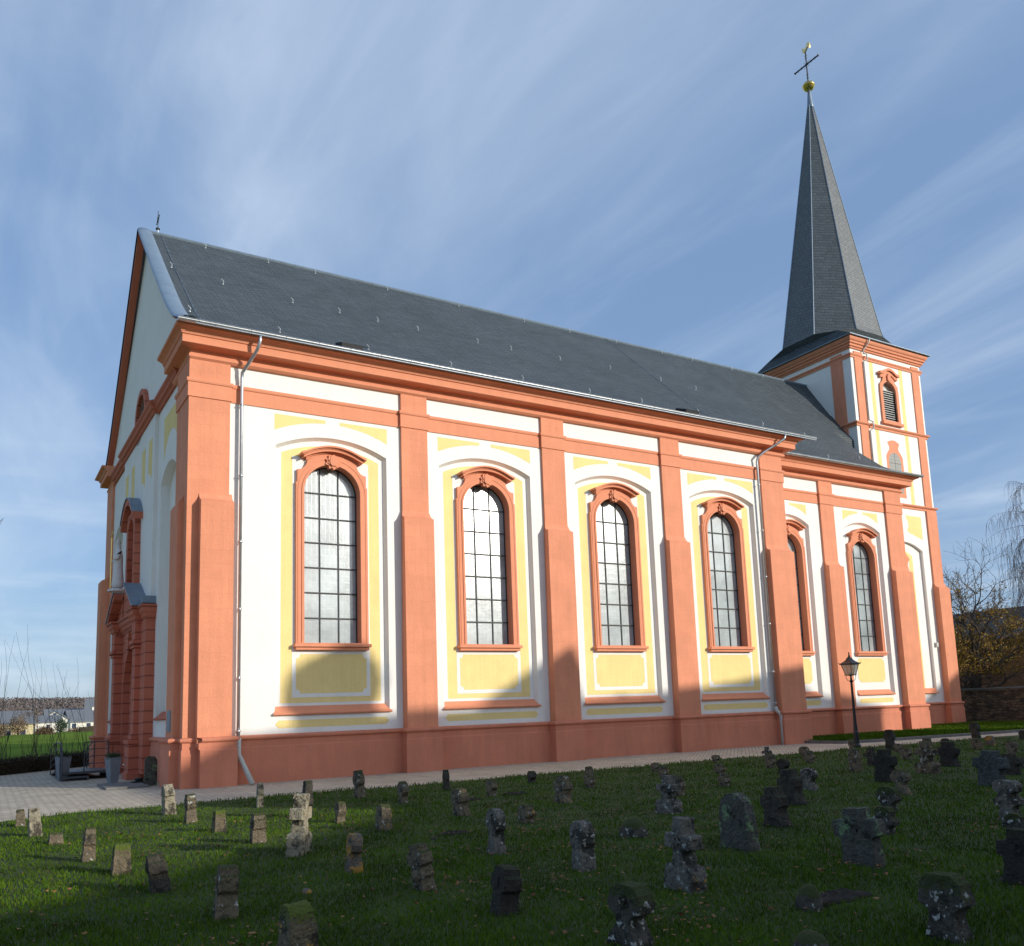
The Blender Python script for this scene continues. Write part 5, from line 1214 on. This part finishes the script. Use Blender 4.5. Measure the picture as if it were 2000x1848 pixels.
# statue of a robed saint with staff in the niche: one continuous skinned body
def skin_body(name, verts, edges, radii, m_, parent=None, sub=2):
    me = bpy.data.meshes.new(name); me.from_pydata(verts, edges, []); o = bpy.data.objects.new(name, me); COL.objects.link(o)
    md = o.modifiers.new('skin', 'SKIN'); md.use_smooth_shade = True
    for i, (a, b_) in enumerate(radii): me.skin_vertices[0].data[i].radius = (a, b_)
    me.skin_vertices[0].data[0].use_root = True
    sb = o.modifiers.new('sub', 'SUBSURF'); sb.levels = sub; sb.render_levels = sub; me.materials.append(m_)
    if parent: o.parent = parent
    return o
st = empty('saint_statue', (-.55, CYF, 6.62)); tag(st, 'white stone statue of a robed figure holding a staff in the portal niche', 'statue')
V = [(0, 0, 1.0), (0, 0, .7), (0, 0, .35), (0, .02, .08), (0, 0, 1.3), (0, 0, 1.52), (0, 0, 1.66), (-.02, 0, 1.80), (0, .20, 1.46), (-.06, .28, 1.22), (-.2, .24, 1.12), (0, -.20, 1.46), (-.06, -.27, 1.2), (-.2, -.14, 1.18), (-.02, 0, 1.98)]
E_ = [(0, 1), (1, 2), (2, 3), (0, 4), (4, 5), (5, 6), (6, 7), (5, 8), (8, 9), (9, 10), (5, 11), (11, 12), (12, 13), (7, 14)]
Rr = [(.17, .22), (.19, .24), (.22, .27), (.25, .30), (.16, .21), (.13, .19), (.06, .06), (.10, .09), (.08, .08), (.07, .07), (.04, .04), (.08, .08), (.07, .07), (.04, .04), (.05, .07)]
skin_body('robed_body', V, E_, Rr, STATUE, st)
m = MB(); m.tube([(-.22, .26, .0), (-.22, .26, 2.05), (-.22, .20, 2.22), (-.22, .08, 2.26), (-.22, .03, 2.15), (-.22, .10, 2.08)], .02, 6); m.build('staff', GOLD, st)
m = MB(); m.lathe([(.34, 0), (.34, .08), (.28, .10)], n=12); m.build('pedestal', STATUE, st)

# ================================================================ TREES
BARK = mat('tree_bark', (.055, .043, .034), .9, var=.3, vscale=6, bump=.02, bscale=20)
BIRCH = mat('birch_twigs', (.075, .05, .042), .85, var=.2)
def grow(seed, start, direction, length, radius, depth, spread, droop, segs=5, taper=.62, kids=(2, 3), minr=.006, up=.0, out=None, jitter=.18):
    rd = random.Random(seed); out = out if out is not None else []; tips = []
    def rec(p, d, L_, r_, dep):
        pts = [p]; q = Vector(p); dd = Vector(d).normalized()
        for i in range(segs):
            dd = (dd+Vector((rd.gauss(0, jitter), rd.gauss(0, jitter), rd.gauss(0, jitter*.7)+up*(.15)-droop*(.22 if dep <= 2 else .04)))).normalized()
            q = q+dd*L_/segs; pts.append(Vector(q))
        rad = [max(minr*.6, r_*(1-(1-taper)*i/segs)) for i in range(segs+1)]
        out.append((pts, rad, dep))
        if dep <= 0: tips.append(Vector(q)); return
        for k in range(rd.randint(*kids)):
            i = segs if k == 0 else rd.randint(max(1, segs//2-1), segs); b = pts[i]; base = (pts[i]-pts[i-1]).normalized()
            ax = Vector((rd.gauss(0, 1), rd.gauss(0, 1), rd.gauss(0, 1))).normalized(); nd = (base+ax*spread*(0.55 if k == 0 else 1.0)).normalized()
            rec(b, nd, L_*rd.uniform(.62, .86), max(minr, rad[i]*rd.uniform(.6, .78)), dep-1)
    rec(Vector(start), direction, length, radius, depth); return out, tips
def tree_mesh(branches, name, m_, parent):
    m = MB()
    for pts, rad, dep in branches: m.tube(pts, rad, 7 if rad[0] > .05 else (5 if rad[0] > .02 else 3), cap=False)
    return m.build(name, m_, parent, recalc=False, smooth=True)
def base_tree(name, loc, label, cat='tree', group=None): o = empty(name, loc); tag(o, label, cat, group); return o
YL = mat('autumn_leaf', (.24, .19, .022), .7, spec=.2); isl(YL, .55, 1.25, (.34, .17, .03))
bsdf(YL).inputs['Transmission Weight'].default_value = 0
t1 = base_tree('autumn_tree', (50.2, 8.2, 0), 'multi stemmed tree with thinning yellow leaves behind the stone wall, right of the tower')
br = []; tips = []
for i, (dx, dy, L_, r_) in enumerate(((-.25, .05, 3.2, .20), (.35, -.25, 3.3, .22), (.05, .4, 3.1, .17), (-.6, -.1, 2.8, .15), (.7, .1, 2.9, .15))):
    b, t = grow(20+i, (i*.10-.2, .08*i-.1, 0), (dx, dy, 1), L_, r_*1.3, 6, .66, 0, kids=(2, 4), taper=.7, minr=.010, up=.08, jitter=.19); br += b; tips += t
tree_mesh(br, 'trunk', BARK, t1)
P = []
for pts, rad, dep in br:
    if dep <= 2:
        for p in pts[1:]:
            if p.z > 3.0 and p.z < 9.8:
                for _ in range(2 if random.random() < .8 else 1): P.append(p+Vector((random.gauss(0, .10), random.gauss(0, .10), random.gauss(0, .10))))
P = [p for p in P if random.random() < (1.0 if p.z < 7.4 else .30)]
P = np.array([tuple(p) for p in P[::2][:30000]]); print('leaves', len(P), 'branches', len(br))
leafquads('crown', P, rng.uniform(.04, .085, len(P)), YL, parent=t1)
t2 = base_tree('birch_tree', (59.6, 1.9, 0), 'tall bare weeping birch with hanging twigs cut by the right edge')
b, tips = grow(71, (0, 0, 0), (0, 0, 1), 8.2, .24, 1, .3, 0, segs=9, taper=.6, kids=(1, 1), up=.3, jitter=.04); br = b
tp_ = [p for pts, rad, dep in b for p in pts if p.z > 7.0]
rd = random.Random(9)
for i, p in enumerate(tp_*3):
    a = rd.uniform(0, 2*pi); h_ = p.z+rd.uniform(-.5, 1.2)
    b2, _ = grow(100+i, p, (cos(a), sin(a), .75), 3.2-.12*abs(p.z-9), .05, 3, .6, .55, segs=6, kids=(2, 3), minr=.008, jitter=.13); br += b2
    for pts, rad, dep in b2:
        if dep <= 1:
            for q in pts[1::1]:
                if rd.random() < .9:
                    L_ = rd.uniform(.5, 1.5); sx, sy = rd.gauss(0, .1), rd.gauss(0, .1)
                    br.append(([q, q+Vector((sx, sy, -.35*L_)), q+Vector((sx*1.4, sy*1.4, -.7*L_)), q+Vector((sx*1.3, sy*1.3, -L_))], [.009, .007, .006, .004], 0))
tree_mesh(br, 'trunk', BIRCH, t2)
t3 = base_tree('bare_tree', (-6.2, 13.2, -.1), 'bare leafless tree with upswept twigs cut by the left edge')
b, tips = grow(5, (0, 0, 0), (0, 0, 1), 3.9, .13, 5, .8, 0, segs=6, kids=(3, 4), minr=.008, up=.5, jitter=.10); tree_mesh(b, 'trunk', BARK, t3)
# tree whose twigs shade the tower foot (stands on the churchyard, right of the view)
t4 = base_tree('bare_tree', (62.0, -23, 0), 'bare leafless tree standing outside the view at the right')
b, tips = grow(44, (0, 0, 0), (0, 0, 1), 2.7, .11, 5, .75, 0, segs=5, kids=(2, 3), minr=.010, up=.2, jitter=.14); tree_mesh(b, 'trunk', BARK, t4)

# ================================================================ STONE WALL, HOUSE BEHIND IT
RUBB = mat('rubble_wall', (.105, .075, .048), .95, var=.45, vscale=2.5, bump=.04, bscale=7, spots=[((.055, .045, .035), 2.2, .5, .65, 2)])
add_brick(RUBB, vec_rubble, .42, .16, .02, (.35, .33, .3), bump=.04, cvar=.5, rowoff=.3, smooth=.4)
m = MB(); yw = [16, 12, 8, 4, 0, -4, -9, -14]
for i in range(len(yw)-1):
    a, b_ = yw[i], yw[i+1]; xa, xb = 47.0+(16-a)*.04, 47.0+(16-b_)*.04; za, zb_ = 1.95+.03*sin(a), 1.95+.03*sin(b_)
    n0 = len(m.v); m.v += [(xa, a, 0), (xb, b_, 0), (xb, b_, zb_), (xa, a, za), (xa+.5, a, 0), (xb+.5, b_, 0), (xb+.5, b_, zb_), (xa+.5, a, za)]
    m.f += [[n0+k for k in q] for q in ((0, 1, 2, 3), (4, 7, 6, 5), (3, 2, 6, 7), (0, 4, 5, 1), (0, 3, 7, 4), (1, 5, 6, 2))]
COPS = mat('dark_coping', (.085, .08, .07), .95, var=.4, vscale=3, bump=.02, bscale=12)
wl = empty('stone_wall', (0, 0, 0)); tag(wl, 'dark rubble stone churchyard wall behind the tower', 'wall'); m.build('masonry', RUBB, wl)
m = MB(); m.sweep([(47.0+.0, 16), (47.0+30*.04, -14)], [(-.55, 1.97), (.06, 1.97), (.06, 2.05), (-.25, 2.13), (-.56, 2.05)]); m.build('coping', COPS, wl)
OR = mat('orange_house_wall', (.24, .10, .045), .9, var=.25, vscale=1.5, bump=.01); add_brick(OR, vec_wall, .3, .11, .012, (.6, .55, .5), bump=.004, cvar=.2)
DROOF = mat('dark_house_roof', (.035, .035, .04), .8, var=.2)
def house(name, loc, rz, L_, Wd, eave, ridge, wallm, roofm, label, cat='house', group=None, wins=(), chim=(), over=.3, door=True, winmat=None):
    h = empty(name, loc, rz); tag(h, label, cat, group)
    m = MB(); g_ = [(-Wd/2, 0), (Wd/2, 0), (Wd/2, eave), (0, ridge), (-Wd/2, eave)]
    m.prism(g_, -L_/2, L_/2, fr=lambda a, z, d: (d, a, z)); m.build('wall', wallm, h)
    m = MB(); s_ = (ridge-eave)/(Wd/2); e = over
    for sg in (-1, 1):
        m.prism([(0, ridge+.02), (sg*(Wd/2+e), eave-s_*e+.02), (sg*(Wd/2+e), eave-s_*e+.20), (0, ridge+.22)], -L_/2-e, L_/2+e, fr=lambda a, z, d: (d, a, z))
    rf = m.build('roof', roofm, h)
    for (cx0, cy0, cs, ch) in chim:
        m = MB(); m.box(cx0-cs/2, cx0+cs/2, cy0-cs/2, cy0+cs/2, eave, ridge+ch); m.box(cx0-cs/2-.06, cx0+cs/2+.06, cy0-cs/2-.06, cy0+cs/2+.06, ridge+ch, ridge+ch+.12); m.build('chimney', wallm if cs < 5 else wallm, rf)
    for (wx, side, wz, ww, wh) in wins:
        y0 = side*Wd/2; m = MB()
        if abs(side) == 1:
            m.box(wx-ww/2, wx+ww/2, y0-.02, y0+.03*side+(.02 if side > 0 else -.0), wz, wz+wh); f = m.build('window', winmat or WHITE, h)
            m = MB(); yy = y0+side*.052; m.box(wx-ww/2+.06, wx+ww/2-.06, min(yy, yy+side*.01), max(yy, yy+side*.01), wz+.06, wz+wh-.06); m.build('pane', GLASS_D, f)
        else:
            x0 = L_/2*(1 if side > 1 else -1); sg = 1 if side > 1 else -1
            m.box(min(x0, x0+sg*.05), max(x0, x0+sg*.05), wx-ww/2, wx+ww/2, wz, wz+wh); f = m.build('window', winmat or WHITE, h)
            m = MB(); m.box(min(x0+sg*.052, x0+sg*.062), max(x0+sg*.052, x0+sg*.062), wx-ww/2+.06, wx+ww/2-.06, wz+.06, wz+wh-.06); m.build('pane', GLASS_D, f)
    return h
house('brick_house', (67.5, 9.5, 0), R(90), 26, 11, 5.9, 8.5, OR, DROOF, 'dark orange house with slate roof and chimney behind the tree at right', wins=[(-3, 1, 1.0, 1.0, 1.2), (9, 1, 3.0, 1.1, 1.5)], chim=((-6.5, 3.2, 1.0, 1.2),))

# ================================================================ UNSEEN HOUSES BEHIND THE CAMERA (outlines shaped to cast the wall and lawn shade)
VW = mat('village_render', (.55, .50, .42), .9, var=.06)
YC = -36.0; UX = tan(SUN_AZ)*abs(YC); VZ = tan(SUN_EL)/cos(SUN_AZ)*abs(YC)   # wall point (u,v) is shaded by (u+UX, YC, v+VZ)
def prism_house(name, pts, depth, label, roofpts=None, wins=()):
    h = empty(name, (0, 0, 0)); tag(h, label, 'house', 'unseen houses shaped to cast the churchyard shade')
    P = [(u+UX, v+VZ) for u, v in pts]; m = MB(S(YC)); m.prism(P, 0, depth); m.build('wall', VW, h)
    if roofpts:
        Q = [(u+UX, v+VZ) for u, v in roofpts]; m = MB(S(YC)); m.prism(Q, -.25, depth+.25); m.build('roof', DROOF, h)
    for (u, v) in wins:
        m = MB(S(YC)); m.rect(u+UX-.5, u+UX+.5, v+VZ-.8, v+VZ+.8, -.04, .0); f = m.build('window', WHITE, h); m = MB(S(YC)); m.rect(u+UX-.4, u+UX+.4, v+VZ-.7, v+VZ+.7, -.05, -.041); m.build('pane', GLASS_D, f)
    return h
G = -VZ
prism_house('shadow_house', [(1.4, G), (11.4, G), (11.4, 1.55), (1.4, 1.05)], 9, 'long pale unseen house shaped to shade the wall, west of the gabled one', [(1.2, .95), (11.4, 1.5), (11.4, 1.85), (6.2, 1.75), (3.4, 1.45), (1.2, 1.2)], wins=[(2.5, -3), (5, -3), (7.5, -3), (10, -3)])
prism_house('shadow_house', [(11.45, G), (13.85, G), (13.85, 1.7), (12.85, 3.5), (11.5, 1.85)], 8, 'narrow unseen house, steep gable shaped to shade the wall', [(11.3, 1.75), (11.45, 1.72), (12.85, 3.52), (13.75, 1.7), (13.9, 1.7), (12.92, 3.76), (12.78, 3.76)], wins=[(12.6, -3)])
h3 = prism_house('shadow_house', [(13.9, G), (34.4, G), (34.4, .8), (34.4, 1.7), (30, 2.3), (28.5, 3.2), (18.5, 2.0), (13.9, 1.8)], 10, 'largest unseen house, broad gable shaped to shade the wall', [(13.9, 1.8), (18.5, 2.02), (28.5, 3.22), (30.1, 2.3), (34.45, 1.72), (34.45, 1.95), (30.2, 2.6), (28.6, 3.52), (18.4, 2.26), (13.9, 2.05)], wins=[(17, -3), (20, -3), (23, -3), (26, -3), (29, -3)])
m = MB(S(YC)); m.rect(15.75+UX, 16.4+UX, 1.8+VZ, 2.4+VZ, .3, .9); m.build('chimney', VW, h3)
prism_house('barn', [(-24, G), (1.0, G), (1.0, -2.75), (-2, -3.35), (-7, -4.3), (-13, -5.4), (-24, -6.7)], 7, 'low unseen barn added behind the camera, roof line sloped to shade the lawn', [(-24, -6.7), (-13, -5.4), (-7, -4.3), (-2, -3.35), (1.0, -2.75), (1.0, -2.55), (-2, -3.15), (-7, -4.1), (-13, -5.2), (-24, -6.5)])  # added; its sloped outline sets the shade edge on the lawn
prism_house('shadow_house', [(44.6, G), (100, G), (100, 6.2), (70, 7.6), (60, 6.2), (47.5, 4.4), (44.6, 2.9)], 10, 'unseen east house added behind the camera to shade the stone wall', [(44.5, 2.85), (47.5, 4.4), (60, 6.2), (70, 7.6), (100, 6.2), (100, 6.5), (70, 7.95), (60, 6.5), (47.4, 4.7), (44.5, 3.15)])  # added block that darkens the stone wall and house at right
EVG = mat('evergreen_leaf', (.03, .055, .022), .7); isl(EVG, .7, 1.3, (.045, .08, .025))
def round_tree(name, u, v, r_, yc, label, n=9000, sz=.10, sq=(1, 1, 1)):
    k_ = abs(yc)/abs(YC); x = u+UX*k_; z = v+VZ*k_; o = base_tree(name, (x, yc, 0), label)
    m = MB(); m.tube([(0, 0, 0), (.1, 0, z*.5), (0, 0, z)], [.22, .16, .05], 8); m.build('trunk', BARK, o)
    P = rng.standard_normal((n, 3)); P /= np.linalg.norm(P, axis=1)[:, None]; P *= (rng.uniform(.3, 1, n)**.5)[:, None]*r_
    P *= (1+.15*np.sin(P[:, :1]*4/r_)*np.cos(P[:, 1:2]*3/r_)); P *= np.array(sq); P[:, 2] += z; leafquads('crown', P, rng.uniform(.7, 1.3, n)*sz, EVG, parent=o)
round_tree('evergreen_tree', 4.75, 2.65, 1.35, -33.0, 'rounded evergreen tree behind the camera rising over the long house', 9000)
round_tree('evergreen_tree', 1.45, .15, 1.1, -33.0, 'unseen oval evergreen beside the long house, shaped to shade the wall corner', 8000, .09, sq=(.85, .85, 1.0))  # unseen crown fitted to the shade edge at the church corner
round_tree('evergreen_tree', .6, -1.25, 1.0, -33.0, 'unseen flat evergreen above the barn, shaped to shade the paving', 8000, .09, sq=(1.7, 1.0, .42))  # flattened crown added to shade the paving and leave a lit gap

# ================================================================ FAR LEFT: hedge, shrubs, village, wooded hills
HEDGE = mat('hedge_leaf', (.028, .030, .016), .85); isl(HEDGE, .5, 1.5, (.065, .04, .02))
hp = [(-26, 9.0), (-9.5, 13.0), (-4.2, 14.9), (-.3, 19.6), (2.0, 22.0), (4.0, 25)]
he = empty('hedge', (-3, 16, 0)); tag(he, 'low dark clipped hedge along the paving left of the church', 'hedge')
m = MB(); off = Vector((-3, 16, 0))
core = MB(); core.sweep([(a-off.x, b_-off.y) for a, b_ in hp], [(-.35, 0), (.30, 0), (.27, .50), (-.32, .52)]); core.build('hedge_core', HEDGE, he)
P = []
for (a, b_) in zip(hp, hp[1:]):
    A = np.array(a); B = np.array(b_); L_ = np.hypot(*(B-A)); n = int(L_*1100); t = rng.uniform(0, 1, n); d = (B-A)/L_; nn = np.array([d[1], -d[0]])
    s_ = rng.uniform(-.42, .40, n); z = rng.uniform(0.0, .6, n); e = rng.uniform(0, 1, n) < .6; s_ = np.where(e, .34+.06*rng.standard_normal(n), s_); z = np.where(e, z, .54+.07*rng.standard_normal(n))
    q = A+t[:, None]*(B-A)+s_[:, None]*nn; P.append(np.column_stack([q[:, 0]-off.x, q[:, 1]-off.y, z]))
leafquads('foliage', np.concatenate(P), .035, HEDGE, parent=he)
SHR = mat('sapling_bark', (.06, .048, .035), .9, var=.2)
rd = random.Random(12); first = None; lab = 'bare upright shrub of thin stems rising behind the low hedge'
for i in range(11):
    t = i/10; x = -7.5+9.5*t+rd.uniform(-.3, .3); y = 15.6+6.5*t+rd.uniform(.3, 2.0)
    o = base_tree('bare_shrub', (x, y, -.1), lab, 'shrub', 'bare shrubs behind the hedge'); br = []
    for k in range(16):
        a = rd.uniform(0, 2*pi); L_ = rd.uniform(.7, 1.7) if k > 2 else rd.uniform(2.0, 4.0)
        b, _ = grow(300+i*20+k, (rd.uniform(-.6, .6), rd.uniform(-.4, .4), 0), (cos(a)*.22, sin(a)*.22, 1), L_, .010 if k > 2 else .014, 1, .45, 0, segs=5, kids=(2, 3), minr=.004, up=.2, jitter=.07)
        br += b
    tree_mesh(br, 'stem', SHR, o)
# houses far behind the field
CRM = mat('cream_wall', (.55, .47, .28), .9, var=.05); WHT = mat('white_wall', (.70, .68, .62), .9, var=.05); SRF = mat('far_slate_roof', (.13, .145, .165), .7, var=.1)
vg = 'village houses beyond the field'
W2 = [(-4, -1, .8, 1, 1.3), (-1, -1, .8, 1, 1.3), (2.2, -1, .8, 1, 1.3), (4.6, -1, .8, 1, 1.3)]
house('far_house', (-3.2, 166, -.6), R(2), 12.5, 8, 3.3, 5.5, CRM, SRF, 'cream house with long slate roof nearest the left edge beyond the field', group=vg, wins=W2)
house('far_house', (9.5, 203, .45), R(80), 8, 7.0, 2.6, 4.9, WHT, SRF, 'white gabled house in the middle of the far village', group=vg, wins=[(-2, -2, 1.0, 1, 1.2), (1.5, -2, 1, 1, 1.2), (0, -2, 3.6, .8, 1)])
house('far_house', (6.7, 190, .3), R(5), 5.0, 6, 2.6, 3.9, WHT, SRF, 'small bright white house left of the middle gable', group=vg, wins=[(0, -1, 1.2, .8, 1)])
house('far_house', (16.0, 203, .45), R(8), 9.5, 9, 2.4, 5.0, WHT, SRF, 'white house with dark slate roof closest to the church corner', group=vg, wins=W2, chim=((1, 0, .8, .6),))
house('far_house', (12.4, 222, .5), R(0), 9, 8, 2.8, 5.6, WHT, SRF, 'slate roofed house behind the middle gable', group=vg, wins=W2)
house('far_house', (-22, 180, -.5), R(-6), 12, 8, 4.2, 7.8, WHT, SRF, 'white house beyond the field outside the left edge', group=vg, wins=W2)
house('far_house', (22, 215, .5), R(-10), 11, 8, 4.0, 7.8, CRM, SRF, 'cream house hidden behind the church beyond the field', group=vg, wins=W2)
FB = mat('far_twigs', (.12, .085, .055), .95, var=.2); isl(FB, .6, 1.4, (.17, .11, .05))
def far_tree(x, y, h_, w_, label, mt__, n=1600):
    o = base_tree('far_tree', (x, y, -.1), label, 'tree', 'trees around the far village'); m = MB(); m.tube([(0, 0, 0), (0, 0, h_*.5)], [.22, .1], 6); m.build('trunk', BARK, o)
    P = rng.standard_normal((n, 3)); P /= np.linalg.norm(P, axis=1)[:, None]; P *= (rng.uniform(.2, 1, n)**.6)[:, None]; P = P*np.array([w_/2, w_/2, h_*.42])+np.array([0, 0, h_*.58]); P += rng.standard_normal(P.shape)*.25
    leafquads('crown', P, rng.uniform(.05, .16, n), mt__, parent=o)
ft = [(.6, 158, 4.2, 3.2, 'brown bushy tree hugging the cream house'), (-3.0, 140, 3.0, 3.6, 'low brown bush before the cream house at the left edge'), (2.4, 165, 5.4, 3.8, 'rust brown tree between cream house and white gable'), (4.6, 150, 2.0, 3, 'small ochre bush at the field edge'), (9.0, 182, 3.6, 2.2, 'little dark conifer before the middle gable'), (5.8, 182, 1.9, 3, 'low brown shrub at the foot of the small white house'), (12.0, 180, 1.6, 4.5, 'wide hedge like bush before the far right house'), (-8, 168, 7, 7, 'brown tree left of the cream house'), (14.5, 178, 1.9, 3, 'round bush near the church corner beyond the field')]
for i, (x, y, h_, w_, lb) in enumerate(ft): far_tree(x, y, h_, w_, lb, FB if 'conifer' not in lb else EVG)
m = MB(); m.box(-3, 5, -.8, .8, 0, 1.2); o = m.build('far_hedge', HEDGE, bevel=.2); o.location = (14.6, 172, .45); tag(o, 'long dark clipped hedge at the far edge of the field', 'hedge')
# wooded hills: terrain plus a rough woodland skin
HW = mat('autumn_wood', (.115, .092, .082), .95, var=.45, vscale=.03, spots=[((.03, .042, .026), .008, .55, .66, 3), ((.11, .10, .06), .012, .62, .75, 6)], bump=2.0, bscale=.12)
h_ = MB(); nx, ny = 170, 26
for j in range(ny+1):
    for i in range(nx+1):
        a = R(-75+150*i/nx); d = 420+700*j/ny; x = CAMP.x+d*sin(a); y = CAMP.y+d*cos(a)
        s_ = j/ny; base = -3+36*max(0, s_)**1.1*(1+.25*noise.noise(Vector((a*3.2, 0, 1)))); z = base+2.6*noise.noise(Vector((x*.02, y*.02, 0)))*min(1, s_*5)+1.3*noise.noise(Vector((x*.07, y*.07, 0)))*min(1, s_*5)
        if j == ny: z -= 20
        h_.v.append((x, y, z))
for j in range(ny):
    for i in range(nx): a = j*(nx+1)+i; h_.f.append([a, a+1, a+nx+2, a+nx+1])
tag(h_.build('hills', HW, smooth=True), kind='structure')
n = 60000; a = np.radians(rng.uniform(-12, 14, n)); d = 430+640*rng.uniform(0, 1, n)**.8
x = CAMP.x+d*np.sin(a); y = CAMP.y+d*np.cos(a); s_ = (d-420)/700
z = np.array([-3+36*max(0, q)**1.1*(1+.25*noise.noise(Vector((float(aa)*3.2, 0, 1)))) for q, aa in zip(s_, a)])
P = np.column_stack([x, y, z+rng.uniform(0, 5, n)])
WD = mat('woodland_crowns', (.135, .115, .115), .95); isl(WD, .9, 1.1, (.115, .10, .09))  # light purple-grey puts the distance haze into the colour
o = leafquads('woodland', P, rng.uniform(.6, 1.6, n), WD);
